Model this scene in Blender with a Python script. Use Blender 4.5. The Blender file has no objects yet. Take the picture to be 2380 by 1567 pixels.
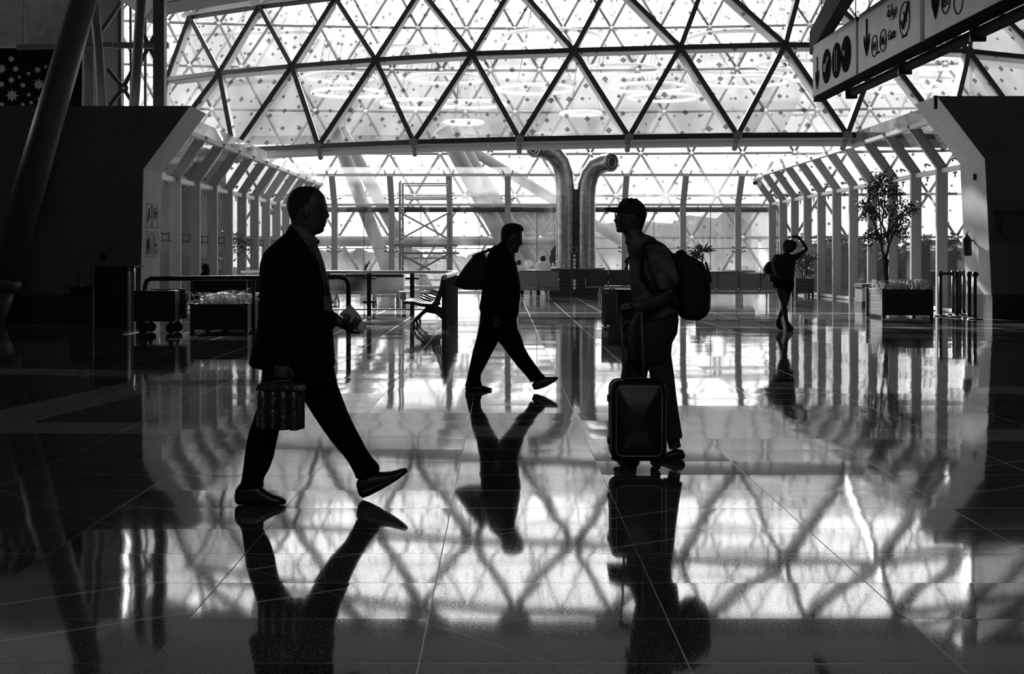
import bpy, math, random
from mathutils import Vector, Matrix
random.seed(7)
sc = bpy.context.scene
# ---------------------------------------------------------------- camera, world, sun, exposure
F, CX, CY, CH = 3100.0, 1169.0, 597.0, 1.37          # focal length in px, corridor vanishing point, eye height
cam_d = bpy.data.cameras.new('camera'); cam = bpy.data.objects.new('camera', cam_d)
sc.collection.objects.link(cam); sc.camera = cam
cam.location = (0, 0, CH); cam.rotation_euler = (math.pi/2, 0, 0)
cam_d.sensor_width = 36; cam_d.lens = F/2380*36
cam_d.shift_x = (1190-CX)/2380; cam_d.shift_y = -(783.5-CY)/2380
cam_d.clip_end = 2000
w = bpy.data.worlds.new('overcast_sky'); sc.world = w; w.use_nodes = True
bg = w.node_tree.nodes['Background']; bg.inputs[0].default_value = (.97, .97, .97, 1); bg.inputs[1].default_value = 4.6
sun_d = bpy.data.lights.new('sun', 'SUN'); sun = bpy.data.objects.new('sun', sun_d); sc.collection.objects.link(sun)
sun_d.energy = 15; sun_d.angle = math.radians(1.5)
sun.rotation_euler = Vector((.16, -1, -.45)).to_track_quat('-Z', 'Y').to_euler()   # from beyond the gallery, slightly from the left
al = bpy.data.lights.new('hall_fill', 'AREA'); ao = bpy.data.objects.new('hall_fill', al); sc.collection.objects.link(ao)
al.shape = 'RECTANGLE'; al.size = 6; al.size_y = 1.5; al.energy = 150; ao.location = (0, -5, 7.9); ao.rotation_euler = (math.radians(52), 0, 0)   # added fill light behind the camera, lifts the dark hall
sc.view_settings.view_transform = 'Standard'; sc.view_settings.look = 'None'
sc.view_settings.exposure = 0.12; sc.view_settings.gamma = 1
sc.cycles.max_bounces = 10; sc.cycles.transparent_max_bounces = 24; sc.cycles.diffuse_bounces = 4
sc.cycles.glossy_bounces = 4; sc.cycles.use_denoising = True; sc.cycles.denoising_prefilter = 'ACCURATE'
sc.cycles.sample_clamp_indirect = 6

# ---------------------------------------------------------------- materials
def nt(name):
    m = bpy.data.materials.new(name); m.use_nodes = True
    return m, m.node_tree.nodes, m.node_tree.links
def mat(name, g, rough=.6, metal=0., spec=.5, noise=0., scale=8., bump=0., emit=0.):
    m, N, L = nt(name); b = N['Principled BSDF']
    b.inputs['Base Color'].default_value = (g, g, g, 1); b.inputs['Roughness'].default_value = rough
    b.inputs['Metallic'].default_value = metal; b.inputs['Specular IOR Level'].default_value = spec
    if emit:
        b.inputs['Emission Color'].default_value = (1, 1, 1, 1); b.inputs['Emission Strength'].default_value = emit
    if noise or bump:
        tc = N.new('ShaderNodeTexCoord'); n = N.new('ShaderNodeTexNoise')
        n.inputs['Scale'].default_value = scale; n.inputs['Detail'].default_value = 6
        L.new(tc.outputs['Object'], n.inputs['Vector'])
        if noise:
            r = N.new('ShaderNodeMapRange'); r.inputs['From Min'].default_value = .3; r.inputs['From Max'].default_value = .7
            r.inputs['To Min'].default_value = g*(1-noise); r.inputs['To Max'].default_value = min(1, g*(1+noise))
            L.new(n.outputs['Fac'], r.inputs['Value']); L.new(r.outputs[0], b.inputs['Base Color'])
        if bump:
            bp = N.new('ShaderNodeBump'); bp.inputs['Strength'].default_value = bump; bp.inputs['Distance'].default_value = .01
            L.new(n.outputs['Fac'], bp.inputs['Height']); L.new(bp.outputs[0], b.inputs['Normal'])
    return m
def stripes(name, g0, g1, axis='X', freq=60., rough=.8):
    m, N, L = nt(name); b = N['Principled BSDF']; b.inputs['Roughness'].default_value = rough
    tc = N.new('ShaderNodeTexCoord'); wv = N.new('ShaderNodeTexWave'); wv.bands_direction = axis
    wv.inputs['Scale'].default_value = freq; wv.inputs['Distortion'].default_value = .6
    r = N.new('ShaderNodeMapRange'); r.inputs['From Min'].default_value = .55; r.inputs['From Max'].default_value = .8
    r.inputs['To Min'].default_value = g0; r.inputs['To Max'].default_value = g1
    L.new(tc.outputs['Object'], wv.inputs['Vector']); L.new(wv.outputs['Fac'], r.inputs['Value'])
    L.new(r.outputs[0], b.inputs['Base Color']); return m
def glass(name, tint=.9, haze=.06, dots=0., dscale=1.6):
    """thin architectural glass: see-through, mirrors at grazing angles, a little dirt; optional diamond frit dots"""
    m, N, L = nt(name); N.remove(N['Principled BSDF']); out = N['Material Output']
    tr = N.new('ShaderNodeBsdfTransparent'); tr.inputs[0].default_value = (tint,)*3+(1,)
    gl = N.new('ShaderNodeBsdfGlossy'); gl.inputs['Roughness'].default_value = .02; gl.inputs[0].default_value = (.9,)*3+(1,)
    df = N.new('ShaderNodeBsdfTranslucent'); df.inputs[0].default_value = (.7,)*3+(1,)
    gm = N.new('ShaderNodeNewGeometry'); dt = N.new('ShaderNodeVectorMath'); dt.operation = 'DOT_PRODUCT'
    L.new(gm.outputs['Incoming'], dt.inputs[0]); L.new(gm.outputs['Normal'], dt.inputs[1])
    ab = N.new('ShaderNodeMath'); ab.operation = 'ABSOLUTE'; L.new(dt.outputs['Value'], ab.inputs[0])
    om = N.new('ShaderNodeMath'); om.operation = 'SUBTRACT'; om.inputs[0].default_value = 1; L.new(ab.outputs[0], om.inputs[1])
    pw = N.new('ShaderNodeMath'); pw.operation = 'POWER'; pw.inputs[1].default_value = 5; L.new(om.outputs[0], pw.inputs[0])
    fr = N.new('ShaderNodeMath'); fr.operation = 'MULTIPLY_ADD'; fr.inputs[1].default_value = .85; fr.inputs[2].default_value = .06; L.new(pw.outputs[0], fr.inputs[0])
    m1 = N.new('ShaderNodeMixShader'); m2 = N.new('ShaderNodeMixShader')
    tc = N.new('ShaderNodeTexCoord'); nz = N.new('ShaderNodeTexNoise'); nz.inputs['Scale'].default_value = .9; nz.inputs['Detail'].default_value = 8
    mp = N.new('ShaderNodeMapping'); mp.inputs['Scale'].default_value = (1, 1, .25)
    L.new(tc.outputs['Object'], mp.inputs[0]); L.new(mp.outputs[0], nz.inputs['Vector'])
    r = N.new('ShaderNodeMapRange'); r.inputs['From Min'].default_value = .35; r.inputs['From Max'].default_value = .7
    r.inputs['To Min'].default_value = haze*.3; r.inputs['To Max'].default_value = haze*2
    L.new(nz.outputs['Fac'], r.inputs[0]); L.new(r.outputs[0], m1.inputs[0])
    L.new(tr.outputs[0], m1.inputs[1]); L.new(df.outputs[0], m1.inputs[2])
    L.new(fr.outputs[0], m2.inputs[0]); L.new(m1.outputs[0], m2.inputs[1]); L.new(gl.outputs[0], m2.inputs[2])
    last = m2
    if dots:
        # diamonds: |x|+|z| in jittered cells, two sizes
        sep = N.new('ShaderNodeSeparateXYZ'); L.new(tc.outputs['Object'], sep.inputs[0])
        cmb = N.new('ShaderNodeCombineXYZ')
        sx = N.new('ShaderNodeMath'); sx.operation = 'MULTIPLY_ADD'; sx.inputs[1].default_value = dscale; L.new(sep.outputs[2], sx.inputs[0])
        # shear rows so the dots read as scattered
        px = N.new('ShaderNodeMath'); px.operation = 'MULTIPLY'; px.inputs[1].default_value = dscale; L.new(sep.outputs[0], px.inputs[0])
        L.new(px.outputs[0], cmb.inputs[0]); sx.inputs[2].default_value = 0; L.new(sx.outputs[0], cmb.inputs[1])
        vo = N.new('ShaderNodeTexVoronoi'); vo.distance = 'MANHATTAN'; vo.inputs['Scale'].default_value = 1; vo.inputs['Randomness'].default_value = .55
        vo.voronoi_dimensions = '2D'
        L.new(cmb.outputs[0], vo.inputs['Vector'])
        sc2 = N.new('ShaderNodeSeparateColor'); L.new(vo.outputs['Color'], sc2.inputs[0])
        th = N.new('ShaderNodeMath'); th.operation = 'MULTIPLY_ADD'; th.inputs[1].default_value = .10*dots; th.inputs[2].default_value = .09*dots
        L.new(sc2.outputs[0], th.inputs[0])
        lt = N.new('ShaderNodeMath'); lt.operation = 'LESS_THAN'; L.new(vo.outputs['Distance'], lt.inputs[0]); L.new(th.outputs[0], lt.inputs[1])
        dk = N.new('ShaderNodeMath'); dk.operation = 'MULTIPLY'; dk.inputs[1].default_value = .75; L.new(lt.outputs[0], dk.inputs[0])
        dd = N.new('ShaderNodeBsdfDiffuse'); dd.inputs[0].default_value = (.12,)*3+(1,)
        m3 = N.new('ShaderNodeMixShader'); L.new(dk.outputs[0], m3.inputs[0]); L.new(m2.outputs[0], m3.inputs[1]); L.new(dd.outputs[0], m3.inputs[2])
        last = m3
    L.new(last.outputs[0], out.inputs[0]); return m

M = dict(
 white=mat('white_painted_steel', .62, .45), fin=mat('cream_painted_plate', .32, .55, noise=.06, scale=3),
 dark=mat('dark_anodised_metal', .02, .35), darkmatt=mat('dark_matt_paint', .03, .8),
 wall=mat('wall_plaster', .42, .85, noise=.08, scale=2), front=mat('shade_toned_wall', .13, .8, noise=.1, scale=1.5),
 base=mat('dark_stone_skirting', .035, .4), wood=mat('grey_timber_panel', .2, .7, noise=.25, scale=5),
 steel=mat('brushed_steel', .28, .3, metal=1., noise=.25, scale=6), chrome=mat('polished_steel', .7, .12, metal=1.),
 galv=mat('galvanised_tube', .3, .4, metal=.7), black=mat('black_plastic', .008, .45), blacksoft=mat('black_rubber', .006, .8),
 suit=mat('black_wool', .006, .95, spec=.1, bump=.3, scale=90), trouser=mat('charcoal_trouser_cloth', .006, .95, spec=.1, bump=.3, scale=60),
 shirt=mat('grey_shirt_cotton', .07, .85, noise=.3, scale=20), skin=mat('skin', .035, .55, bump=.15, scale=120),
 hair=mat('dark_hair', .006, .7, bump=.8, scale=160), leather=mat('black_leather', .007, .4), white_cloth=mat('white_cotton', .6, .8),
 bag=mat('dark_bag_canvas', .022, .9, bump=.4, scale=40), strap=mat('black_webbing', .005, .8),
 print=mat('printed_shirt_cloth', .07, .9, noise=.95, scale=9), cord=stripes('striped_trouser_cloth', .008, .04, 'X', 26),
 planter=mat('dark_stained_timber', .022, .6, noise=.3, scale=12), soil=mat('potting_soil', .03, .95),
 leaf=mat('dark_green_leaf', .05, .45), grassm=mat('backlit_pale_leaf', .42, .5), bark=mat('bark', .03, .85, bump=.6, scale=50),
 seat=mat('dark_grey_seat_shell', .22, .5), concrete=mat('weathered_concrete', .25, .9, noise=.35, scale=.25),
 farwhite=mat('pale_painted_tube', .05, .6), ring=mat('ring_reflection_glow', .8, .5, emit=.3), cap=mat('dark_cap_cloth', .01, .9),
 cup=mat('white_paper_cup', .55, .6), signface=mat('sign_aluminium', .8, .4, metal=0., noise=.12, scale=3), signbk=mat('sign_graphic_black', .008, .9, spec=.08), rail=mat('satin_steel_rail', .85, .28, metal=1.),
 signoff=mat('sign_graphic_pale', .5, .5), ink=mat('pictogram_ink', .03, .9, spec=.1), paper=mat('paper', .05, .8),
 tree=mat('distant_foliage', .022, .9, noise=.7, scale=1.2), hill=mat('hazy_hillside', .13, 1, noise=.25, scale=.03), ground=mat('outdoor_paving', .25, .95, noise=.2, scale=.3),
 upper=mat('white_roof_soffit', .45, .9), plaster=mat('pale_ceiling_plaster', .28, .9, noise=.08, scale=3), hood=mat('hall_ceiling', .5, .9), pillar=mat('painted_steel_column', .10, .45, spec=.3), screenblk=mat('screen_black', .004, .9, spec=.05), shrub=mat('dark_shrub_foliage', .03, .9, noise=.7, scale=2),
 film=mat('shrink_film', .03, .1, spec=.9, bump=1., scale=38), fabricblk=mat('black_belt_fabric', .006, .7),
)
cm, cN, cL = nt('white_paper_cup'); cb_ = cN['Principled BSDF']; cb_.inputs['Base Color'].default_value = (.75,)*3+(1,); cb_.inputs['Roughness'].default_value = .5
ct = cN.new('ShaderNodeBsdfTranslucent'); ct.inputs[0].default_value = (.8,)*3+(1,); cx = cN.new('ShaderNodeMixShader'); cx.inputs[0].default_value = .4
cL.new(cb_.outputs[0], cx.inputs[1]); cL.new(ct.outputs[0], cx.inputs[2]); cL.new(cx.outputs[0], cN['Material Output'].inputs[0]); M['cup'] = cm
cm, cN, cL = nt('backlit_pale_leaf'); cb_ = cN['Principled BSDF']; cb_.inputs['Base Color'].default_value = (.85,)*3+(1,); cb_.inputs['Roughness'].default_value = .3  # leaf colour raised to near white for the backlight on the blades
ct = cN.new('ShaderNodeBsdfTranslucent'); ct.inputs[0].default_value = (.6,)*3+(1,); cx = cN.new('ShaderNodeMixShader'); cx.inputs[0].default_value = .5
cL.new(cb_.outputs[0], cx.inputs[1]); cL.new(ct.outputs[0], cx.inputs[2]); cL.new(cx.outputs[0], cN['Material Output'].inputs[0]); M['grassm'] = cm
M['glass'] = glass('window_glass', .85, .03)
M['sideglass'] = glass('side_window_glass', .72, .025)
M['frit'] = glass('fritted_roof_glass', .80, .09, dots=1., dscale=1.75)
M['frit2'] = glass('fritted_far_glass', .92, .05, dots=.8, dscale=1.1)
M['clear'] = glass('clear_glass', .93, .02)

def floor_material():
    m, N, L = nt('polished_granite'); b = N['Principled BSDF']
    def mth(op, a, b_=None, c=None):
        n = N.new('ShaderNodeMath'); n.operation = op
        for i, v in enumerate((a, b_, c)):
            if v is None: continue
            if isinstance(v, (int, float)): n.inputs[i].default_value = v
            else: L.new(v, n.inputs[i])
        return n.outputs[0]
    geo = N.new('ShaderNodeNewGeometry'); sep = N.new('ShaderNodeSeparateXYZ'); L.new(geo.outputs['Position'], sep.inputs[0])
    X, Y = sep.outputs[0], sep.outputs[1]
    tw, tl = .905, .555
    u = mth('DIVIDE', mth('ADD', X, .283), tw); v = mth('DIVIDE', mth('ADD', Y, -.05), tl)
    iu, iv = mth('FLOOR', u), mth('FLOOR', v); fu, fv = mth('FRACT', u), mth('FRACT', v)
    du = mth('MULTIPLY', mth('MINIMUM', fu, mth('SUBTRACT', 1, fu)), tw)
    dv = mth('MULTIPLY', mth('MINIMUM', fv, mth('SUBTRACT', 1, fv)), tl)
    joint = mth('MAXIMUM', mth('LESS_THAN', du, .0028), mth('LESS_THAN', dv, .0022))
    cid = N.new('ShaderNodeCombineXYZ'); L.new(iu, cid.inputs[0]); L.new(iv, cid.inputs[1])
    wn = N.new('ShaderNodeTexWhiteNoise'); wn.noise_dimensions = '2D'; L.new(cid.outputs[0], wn.inputs['Vector'])
    # speckle
    n1 = N.new('ShaderNodeTexNoise'); n1.inputs['Scale'].default_value = 95; n1.inputs['Detail'].default_value = 3; L.new(geo.outputs['Position'], n1.inputs['Vector'])
    n2 = N.new('ShaderNodeTexNoise'); n2.inputs['Scale'].default_value = 2.2; n2.inputs['Detail'].default_value = 4; L.new(geo.outputs['Position'], n2.inputs['Vector'])
    r = N.new('ShaderNodeMapRange'); r.inputs['From Min'].default_value = .40; r.inputs['From Max'].default_value = .62
    r.inputs['To Min'].default_value = .012; r.inputs['To Max'].default_value = .13; L.new(n1.outputs['Fac'], r.inputs['Value'])
    col = mth('MULTIPLY', r.outputs[0], mth('MULTIPLY_ADD', wn.outputs['Value'], .45, .75))
    col = mth('MULTIPLY', col, mth('MULTIPLY_ADD', n2.outputs['Fac'], .8, .6))
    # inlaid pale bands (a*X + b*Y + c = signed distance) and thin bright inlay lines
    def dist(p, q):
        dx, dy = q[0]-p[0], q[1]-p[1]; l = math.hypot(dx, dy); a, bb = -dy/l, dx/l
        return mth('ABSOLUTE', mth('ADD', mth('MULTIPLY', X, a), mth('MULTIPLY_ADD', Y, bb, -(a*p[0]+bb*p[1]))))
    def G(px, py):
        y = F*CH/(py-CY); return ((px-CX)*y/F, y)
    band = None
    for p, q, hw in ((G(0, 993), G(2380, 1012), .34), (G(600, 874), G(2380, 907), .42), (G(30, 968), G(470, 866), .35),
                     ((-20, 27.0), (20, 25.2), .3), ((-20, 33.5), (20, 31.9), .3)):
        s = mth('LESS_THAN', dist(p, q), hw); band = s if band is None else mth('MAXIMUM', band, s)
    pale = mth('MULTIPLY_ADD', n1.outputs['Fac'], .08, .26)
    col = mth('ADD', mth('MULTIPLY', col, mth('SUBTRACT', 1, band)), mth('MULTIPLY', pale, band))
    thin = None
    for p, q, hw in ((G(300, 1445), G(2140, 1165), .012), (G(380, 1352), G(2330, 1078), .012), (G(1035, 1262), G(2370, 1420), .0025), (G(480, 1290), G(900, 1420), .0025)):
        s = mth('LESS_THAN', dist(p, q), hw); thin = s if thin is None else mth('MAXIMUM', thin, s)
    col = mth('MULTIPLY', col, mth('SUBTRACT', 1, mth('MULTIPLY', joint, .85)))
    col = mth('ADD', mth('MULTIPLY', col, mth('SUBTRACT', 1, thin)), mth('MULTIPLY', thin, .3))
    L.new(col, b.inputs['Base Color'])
    rg = mth('ADD', mth('MULTIPLY_ADD', n1.outputs['Fac'], .10, -.002), mth('MULTIPLY', joint, .3))
    L.new(rg, b.inputs['Roughness'])
    b.inputs['IOR'].default_value = 2.1
    n5 = N.new('ShaderNodeTexNoise'); n5.inputs['Scale'].default_value = 130; n5.inputs['Detail'].default_value = 2; L.new(geo.outputs['Position'], n5.inputs['Vector'])
    rs = N.new('ShaderNodeMapRange'); rs.inputs['From Min'].default_value = .40; rs.inputs['From Max'].default_value = .56
    rs.inputs['To Min'].default_value = .15; rs.inputs['To Max'].default_value = 1.0; L.new(n5.outputs['Fac'], rs.inputs['Value'])
    L.new(rs.outputs[0], b.inputs['Specular IOR Level'])
    # every slab lies a hair out of level, and the polish ripples gently
    sb = N.new('ShaderNodeVectorMath'); sb.operation = 'SUBTRACT'; sb.inputs[1].default_value = (.5, .5, .5); L.new(wn.outputs['Color'], sb.inputs[0])
    scl = N.new('ShaderNodeVectorMath'); scl.operation = 'MULTIPLY'; scl.inputs[1].default_value = (.0035, .006, 0); L.new(sb.outputs[0], scl.inputs[0])
    n3 = N.new('ShaderNodeTexNoise'); n3.inputs['Scale'].default_value = 2.6; n3.inputs['Detail'].default_value = 1; L.new(geo.outputs['Position'], n3.inputs['Vector'])
    sb2 = N.new('ShaderNodeVectorMath'); sb2.operation = 'SUBTRACT'; sb2.inputs[1].default_value = (.5, .5, .5); L.new(n3.outputs['Color'], sb2.inputs[0])
    sc3 = N.new('ShaderNodeVectorMath'); sc3.operation = 'MULTIPLY'; sc3.inputs[1].default_value = (.010, .004, 0); L.new(sb2.outputs[0], sc3.inputs[0])
    a1 = N.new('ShaderNodeVectorMath'); L.new(scl.outputs[0], a1.inputs[0]); L.new(sc3.outputs[0], a1.inputs[1])
    a2 = N.new('ShaderNodeVectorMath'); L.new(a1.outputs[0], a2.inputs[0]); L.new(geo.outputs['Normal'], a2.inputs[1])
    nm = N.new('ShaderNodeVectorMath'); nm.operation = 'NORMALIZE'; L.new(a2.outputs[0], nm.inputs[0])
    L.new(nm.outputs[0], b.inputs['Normal'])
    return m
M['floor'] = floor_material()

# ---------------------------------------------------------------- helpers
col = sc.collection
def P(px, py, Y):                      # a point seen at pixel (px, py) at depth Y metres
    return Vector(((px-CX)*Y/F, Y, CH+(CY-py)*Y/F))
def tag(o, label=None, cat=None, group=None, kind=None):
    if label: o['label'] = label
    if cat: o['category'] = cat
    if group: o['group'] = group
    if kind: o['kind'] = kind
    return o
def thing(name, label, cat, loc=(0, 0, 0), group=None, rz=0, kind=None):
    o = bpy.data.objects.new(name, None); col.objects.link(o); o.location = loc; o.rotation_euler.z = rz
    o.empty_display_size = .1
    return tag(o, label, cat, group, kind)
def root_loc(o):
    l = Vector((0, 0, 0))
    while o: l += o.location; o = o.parent
    return l
class MB:
    def __init__(s): s.v = []; s.f = []
    def add(s, vs, fs):
        k = len(s.v); s.v += [Vector(v) for v in vs]; s.f += [[i+k for i in f] for f in fs]; return s
    def box(s, x0, x1, y0, y1, z0, z1):
        return s.add([(x, y, z) for z in (z0, z1) for y in (y0, y1) for x in (x0, x1)],
                     [(0, 2, 3, 1), (4, 5, 7, 6), (0, 1, 5, 4), (2, 6, 7, 3), (0, 4, 6, 2), (1, 3, 7, 5)])
    def bar(s, p, q, w, d, up=(0, 0, 1)):      # a square bar; w across, d along 'up'
        p, q = Vector(p), Vector(q); t = (q-p).normalized(); up = Vector(up)
        a = t.cross(up)
        if a.length < 1e-4: a = t.cross(Vector((1, 0, 0)))
        a.normalize(); b = a.cross(t).normalized()
        vs = [c+a*i*w/2+b*j*d/2 for c in (p, q) for i, j in ((-1, -1), (1, -1), (1, 1), (-1, 1))]
        return s.add(vs, [(3, 2, 1, 0), (4, 5, 6, 7), (0, 1, 5, 4), (1, 2, 6, 5), (2, 3, 7, 6), (3, 0, 4, 7)])
    def tube(s, pts, r, n=10, caps=True, flat=1.):
        pts = [Vector(p) for p in pts]; rs = r if isinstance(r, (list, tuple)) else [r]*len(pts)
        rings = []; prev = None
        for i, p in enumerate(pts):
            t = (pts[min(i+1, len(pts)-1)]-pts[max(i-1, 0)]).normalized()
            a = prev - t*prev.dot(t) if prev is not None else (t.cross(Vector((0, 1, 0))) if abs(t.y) < .9 else t.cross(Vector((0, 0, 1))))
            a.normalize(); prev = a; b = t.cross(a)
            rings.append([p+a*rs[i]*math.cos(2*math.pi*k/n)+b*rs[i]*flat*math.sin(2*math.pi*k/n) for k in range(n)])
        return s.loft(rings, caps)
    def loft(s, rings, caps=True):
        n = len(rings[0]); vs = [v for r in rings for v in r]; fs = []
        for i in range(len(rings)-1):
            for k in range(n):
                fs.append((i*n+k, i*n+(k+1) % n, (i+1)*n+(k+1) % n, (i+1)*n+k))
        if caps:
            for ri, rev in ((0, True), (len(rings)-1, False)):
                c = sum(rings[ri], Vector())/n; vs.append(c); ci = len(vs)-1
                for k in range(n):
                    a, b = ri*n+k, ri*n+(k+1) % n
                    fs.append((ci, b, a) if rev else (ci, a, b))
        return s.add(vs, fs)
    def prism(s, poly, d):                   # polygon (list of 3-D points) swept by vector d
        poly = [Vector(p) for p in poly]; d = Vector(d); n = len(poly)
        return s.add(poly+[p+d for p in poly], [tuple(range(n))[::-1], tuple(range(n, 2*n))] + [(i, (i+1) % n, n+(i+1) % n, n+i) for i in range(n)])
    def ball(s, c, r, n=14, m=9):
        c = Vector(c); r = Vector(r) if not isinstance(r, (int, float)) else Vector((r, r, r))
        rings = [[c+Vector((r.x*math.sin(a)*math.cos(b), r.y*math.sin(a)*math.sin(b), r.z*math.cos(a))) for b in [2*math.pi*k/n for k in range(n)]] for a in [math.pi*(i+.35)/(m-.3) for i in range(m)]]
        return s.loft(rings)
    def disc(s, c, r, nrm, t=.01, n=24):
        nrm = Vector(nrm).normalized(); return s.tube([Vector(c), Vector(c)+nrm*t], r, n)
    def torus(s, c, R, r, nrm, n=20, m=8, rz=None):
        nrm = Vector(nrm).normalized(); a = nrm.cross(Vector((.3, .9, .31))).normalized(); b = nrm.cross(a); c = Vector(c)
        rz = rz or r; vs = []; fs = []
        for i in range(n):
            d = a*math.cos(2*math.pi*i/n)+b*math.sin(2*math.pi*i/n)
            for k in range(m): vs.append(c+d*(R+r*math.cos(2*math.pi*k/m))+nrm*rz*math.sin(2*math.pi*k/m))
        for i in range(n):
            for k in range(m): fs.append((i*m+k, ((i+1) % n)*m+k, ((i+1) % n)*m+(k+1) % m, i*m+(k+1) % m))
        return s.add(vs, fs)
    def ell(s, stations, n=24, e=2.3):       # body loft: stations (pxL, pyL, pxR, pyR, half width along Y, Y depth)
        rings = []
        for st in stations:
            l, r = P(st[0], st[1], st[5]), P(st[2], st[3], st[5]); c = (l+r)/2; a = (r-l)/2; hw = st[4]
            ring = []
            for k in range(n):
                t = 2*math.pi*k/n; cc, ss = math.cos(t), math.sin(t)
                ring.append(c+a*math.copysign(abs(cc)**(2/e), cc)+Vector((0, hw*math.copysign(abs(ss)**(2/e), ss), 0)))
            rings.append(ring)
        return s.loft(rings)
    def build(s, name, m, parent=None, smooth=False, remesh=0, sub=0, bevel=0, solid=0, smoothit=0):
        me = bpy.data.meshes.new(name); o = bpy.data.objects.new(name, me); col.objects.link(o)
        if parent: off = root_loc(parent); o.parent = parent
        else:
            xs = [v.x for v in s.v]; ys = [v.y for v in s.v]; off = Vector(((min(xs)+max(xs))/2, (min(ys)+max(ys))/2, min(v.z for v in s.v))); o.location = off
        me.from_pydata([v-off for v in s.v], [], s.f); me.materials.append(m)
        if smooth or remesh: me.shade_smooth()
        if bevel:
            b = o.modifiers.new('Bevel', 'BEVEL'); b.width = bevel; b.segments = 2; b.limit_method = 'ANGLE'
        if solid:
            b = o.modifiers.new('Solidify', 'SOLIDIFY'); b.thickness = solid
        if remesh:
            b = o.modifiers.new('Remesh', 'REMESH'); b.mode = 'VOXEL'; b.voxel_size = remesh; b.use_smooth_shade = True
            if smoothit:
                b = o.modifiers.new('Smooth', 'SMOOTH'); b.iterations = smoothit; b.factor = .5
        if sub:
            b = o.modifiers.new('Subdivision', 'SUBSURF'); b.levels = sub; b.render_levels = sub
        return o
def one(mb, name, m, label, cat, group=None, kind=None, **k):
    return tag(mb.build(name, m, None, **k), label, cat, group, kind)
def copy_thing(root, loc, label=None, rz=None):
    r = root.copy(); col.objects.link(r); r.location = loc
    if rz is not None: r.rotation_euler.z = rz
    if label: r['label'] = label
    for ch in list(root.children):
        c = ch.copy(); col.objects.link(c); c.parent = r
        for g in ch.children:
            d = g.copy(); col.objects.link(d); d.parent = c
    return r
def rrect(x0, x1, z0, z1, r, y, n=5):
    pts = []
    for cx, cz, a0 in ((x1-r, z1-r, 0), (x0+r, z1-r, 90), (x0+r, z0+r, 180), (x1-r, z0+r, 270)):
        for k in range(n+1):
            a = math.radians(a0+90*k/n); pts.append(Vector((cx+r*math.cos(a), y, cz+r*math.sin(a))))
    return pts
def rbox(mb, x0, x1, z0, z1, r, y0, y1, b=.01):
    b = min(b, (y1-y0)/2.2)
    return mb.loft([rrect(x0+b, x1-b, z0+b, z1-b, max(r-b, .002), y0), rrect(x0, x1, z0, z1, r, y0+b), rrect(x0, x1, z0, z1, r, y1-b), rrect(x0+b, x1-b, z0+b, z1-b, max(r-b, .002), y1)])
ORD = ['first', 'second', 'third', 'fourth', 'fifth', 'sixth', 'seventh', 'eighth', 'ninth', 'tenth', 'eleventh', 'twelfth', 'thirteenth', 'fourteenth', 'fifteenth', 'sixteenth', 'seventeenth', 'eighteenth', 'nineteenth', 'twentieth', 'twenty-first', 'twenty-second', 'twenty-third', 'twenty-fourth']
# ================================================================ the setting
WL, WR, KL, KR = 7.96, 10.84, 3.33, 3.58            # gallery half widths, kink heights
FY = 54.5
fl = MB(); fl.box(-26, 26, -12, FY+.6, -.12, 0)
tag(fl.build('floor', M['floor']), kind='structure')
g = MB(); g.box(-400, 400, FY+.7, 700, -4.3, -4); g.box(-400, -26.5, -12, 700, -4.3, -4); g.box(26.5, 400, -12, 700, -4.3, -4)
tag(g.build('ground', M['ground']), kind='structure')
# hall enclosure around the camera
for nm, x0, x1 in (('wall_left', -26.4, -26), ('wall_right', 26, 26.4)):
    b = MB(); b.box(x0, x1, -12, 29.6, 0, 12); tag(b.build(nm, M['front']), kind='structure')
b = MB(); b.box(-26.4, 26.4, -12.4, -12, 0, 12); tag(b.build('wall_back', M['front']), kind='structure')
# arched ceiling of the hall, swept back over the camera
def c36(px, py): return ((px-CX)*36/F, CH+(CY-py)*36/F)
prof = [(-26.4, 8.7), (-11.2, 8.6), (-9.6, 8.1), c36(366, 60), c36(388, 28), c36(500, 8), c36(640, -14), (-2, 8.62), (3, 8.66), (12, 8.66), (26.4, 8.6)]
c = MB()
for i in range(len(prof)-1):
    (x0, z0), (x1, z1) = prof[i], prof[i+1]
    c.prism([(x0, -12, z0), (x1, -12, z1), (x1, -12, z1+.4), (x0, -12, z0+.4)], (0, 47, 0))
tag(c.build('ceiling', M['hood']), kind='structure')
t = MB()                                              # pale plaster edge of the ceiling opening
pr = prof[2:-1]
for i in range(len(pr)-1):
    (x0, z0), (x1, z1) = pr[i], pr[i+1]
    t.prism([(x0, 34.8, z0-.03), (x1, 34.8, z1-.03), (x1, 34.8, z1+.6), (x0, 34.8, z0+.6)], (0, 1.4, 0))
tag(t.build('trim_1', M['plaster']), kind='structure')
rf = MB()                                             # roof between the hall ceiling and the head of the glass shell
for (x0, z0), (x1, z1) in zip(prof, prof[1:]):
    z0 += .45; z1 += .45
    rf.add([(x0, 35, z0), (x1, 35, z1), (x1, 60, 16.6), (x0, 60, 16.6), (x0, 35, z0+.3), (x1, 35, z1+.3), (x1, 60, 16.9), (x0, 60, 16.9)], [(0, 1, 2, 3), (7, 6, 5, 4), (0, 4, 5, 1), (2, 6, 7, 3), (1, 5, 6, 2), (0, 3, 7, 4)])
tag(rf.build('ceiling_upper', M['upper']), kind='structure')
for nm, x0, x1 in (('wall_upper_right', 21, 21.3),):
    q = MB(); q.box(x0, x1, 31.3, 60, 0, 17); tag(q.build(nm, M['front']), kind='structure')
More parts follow.
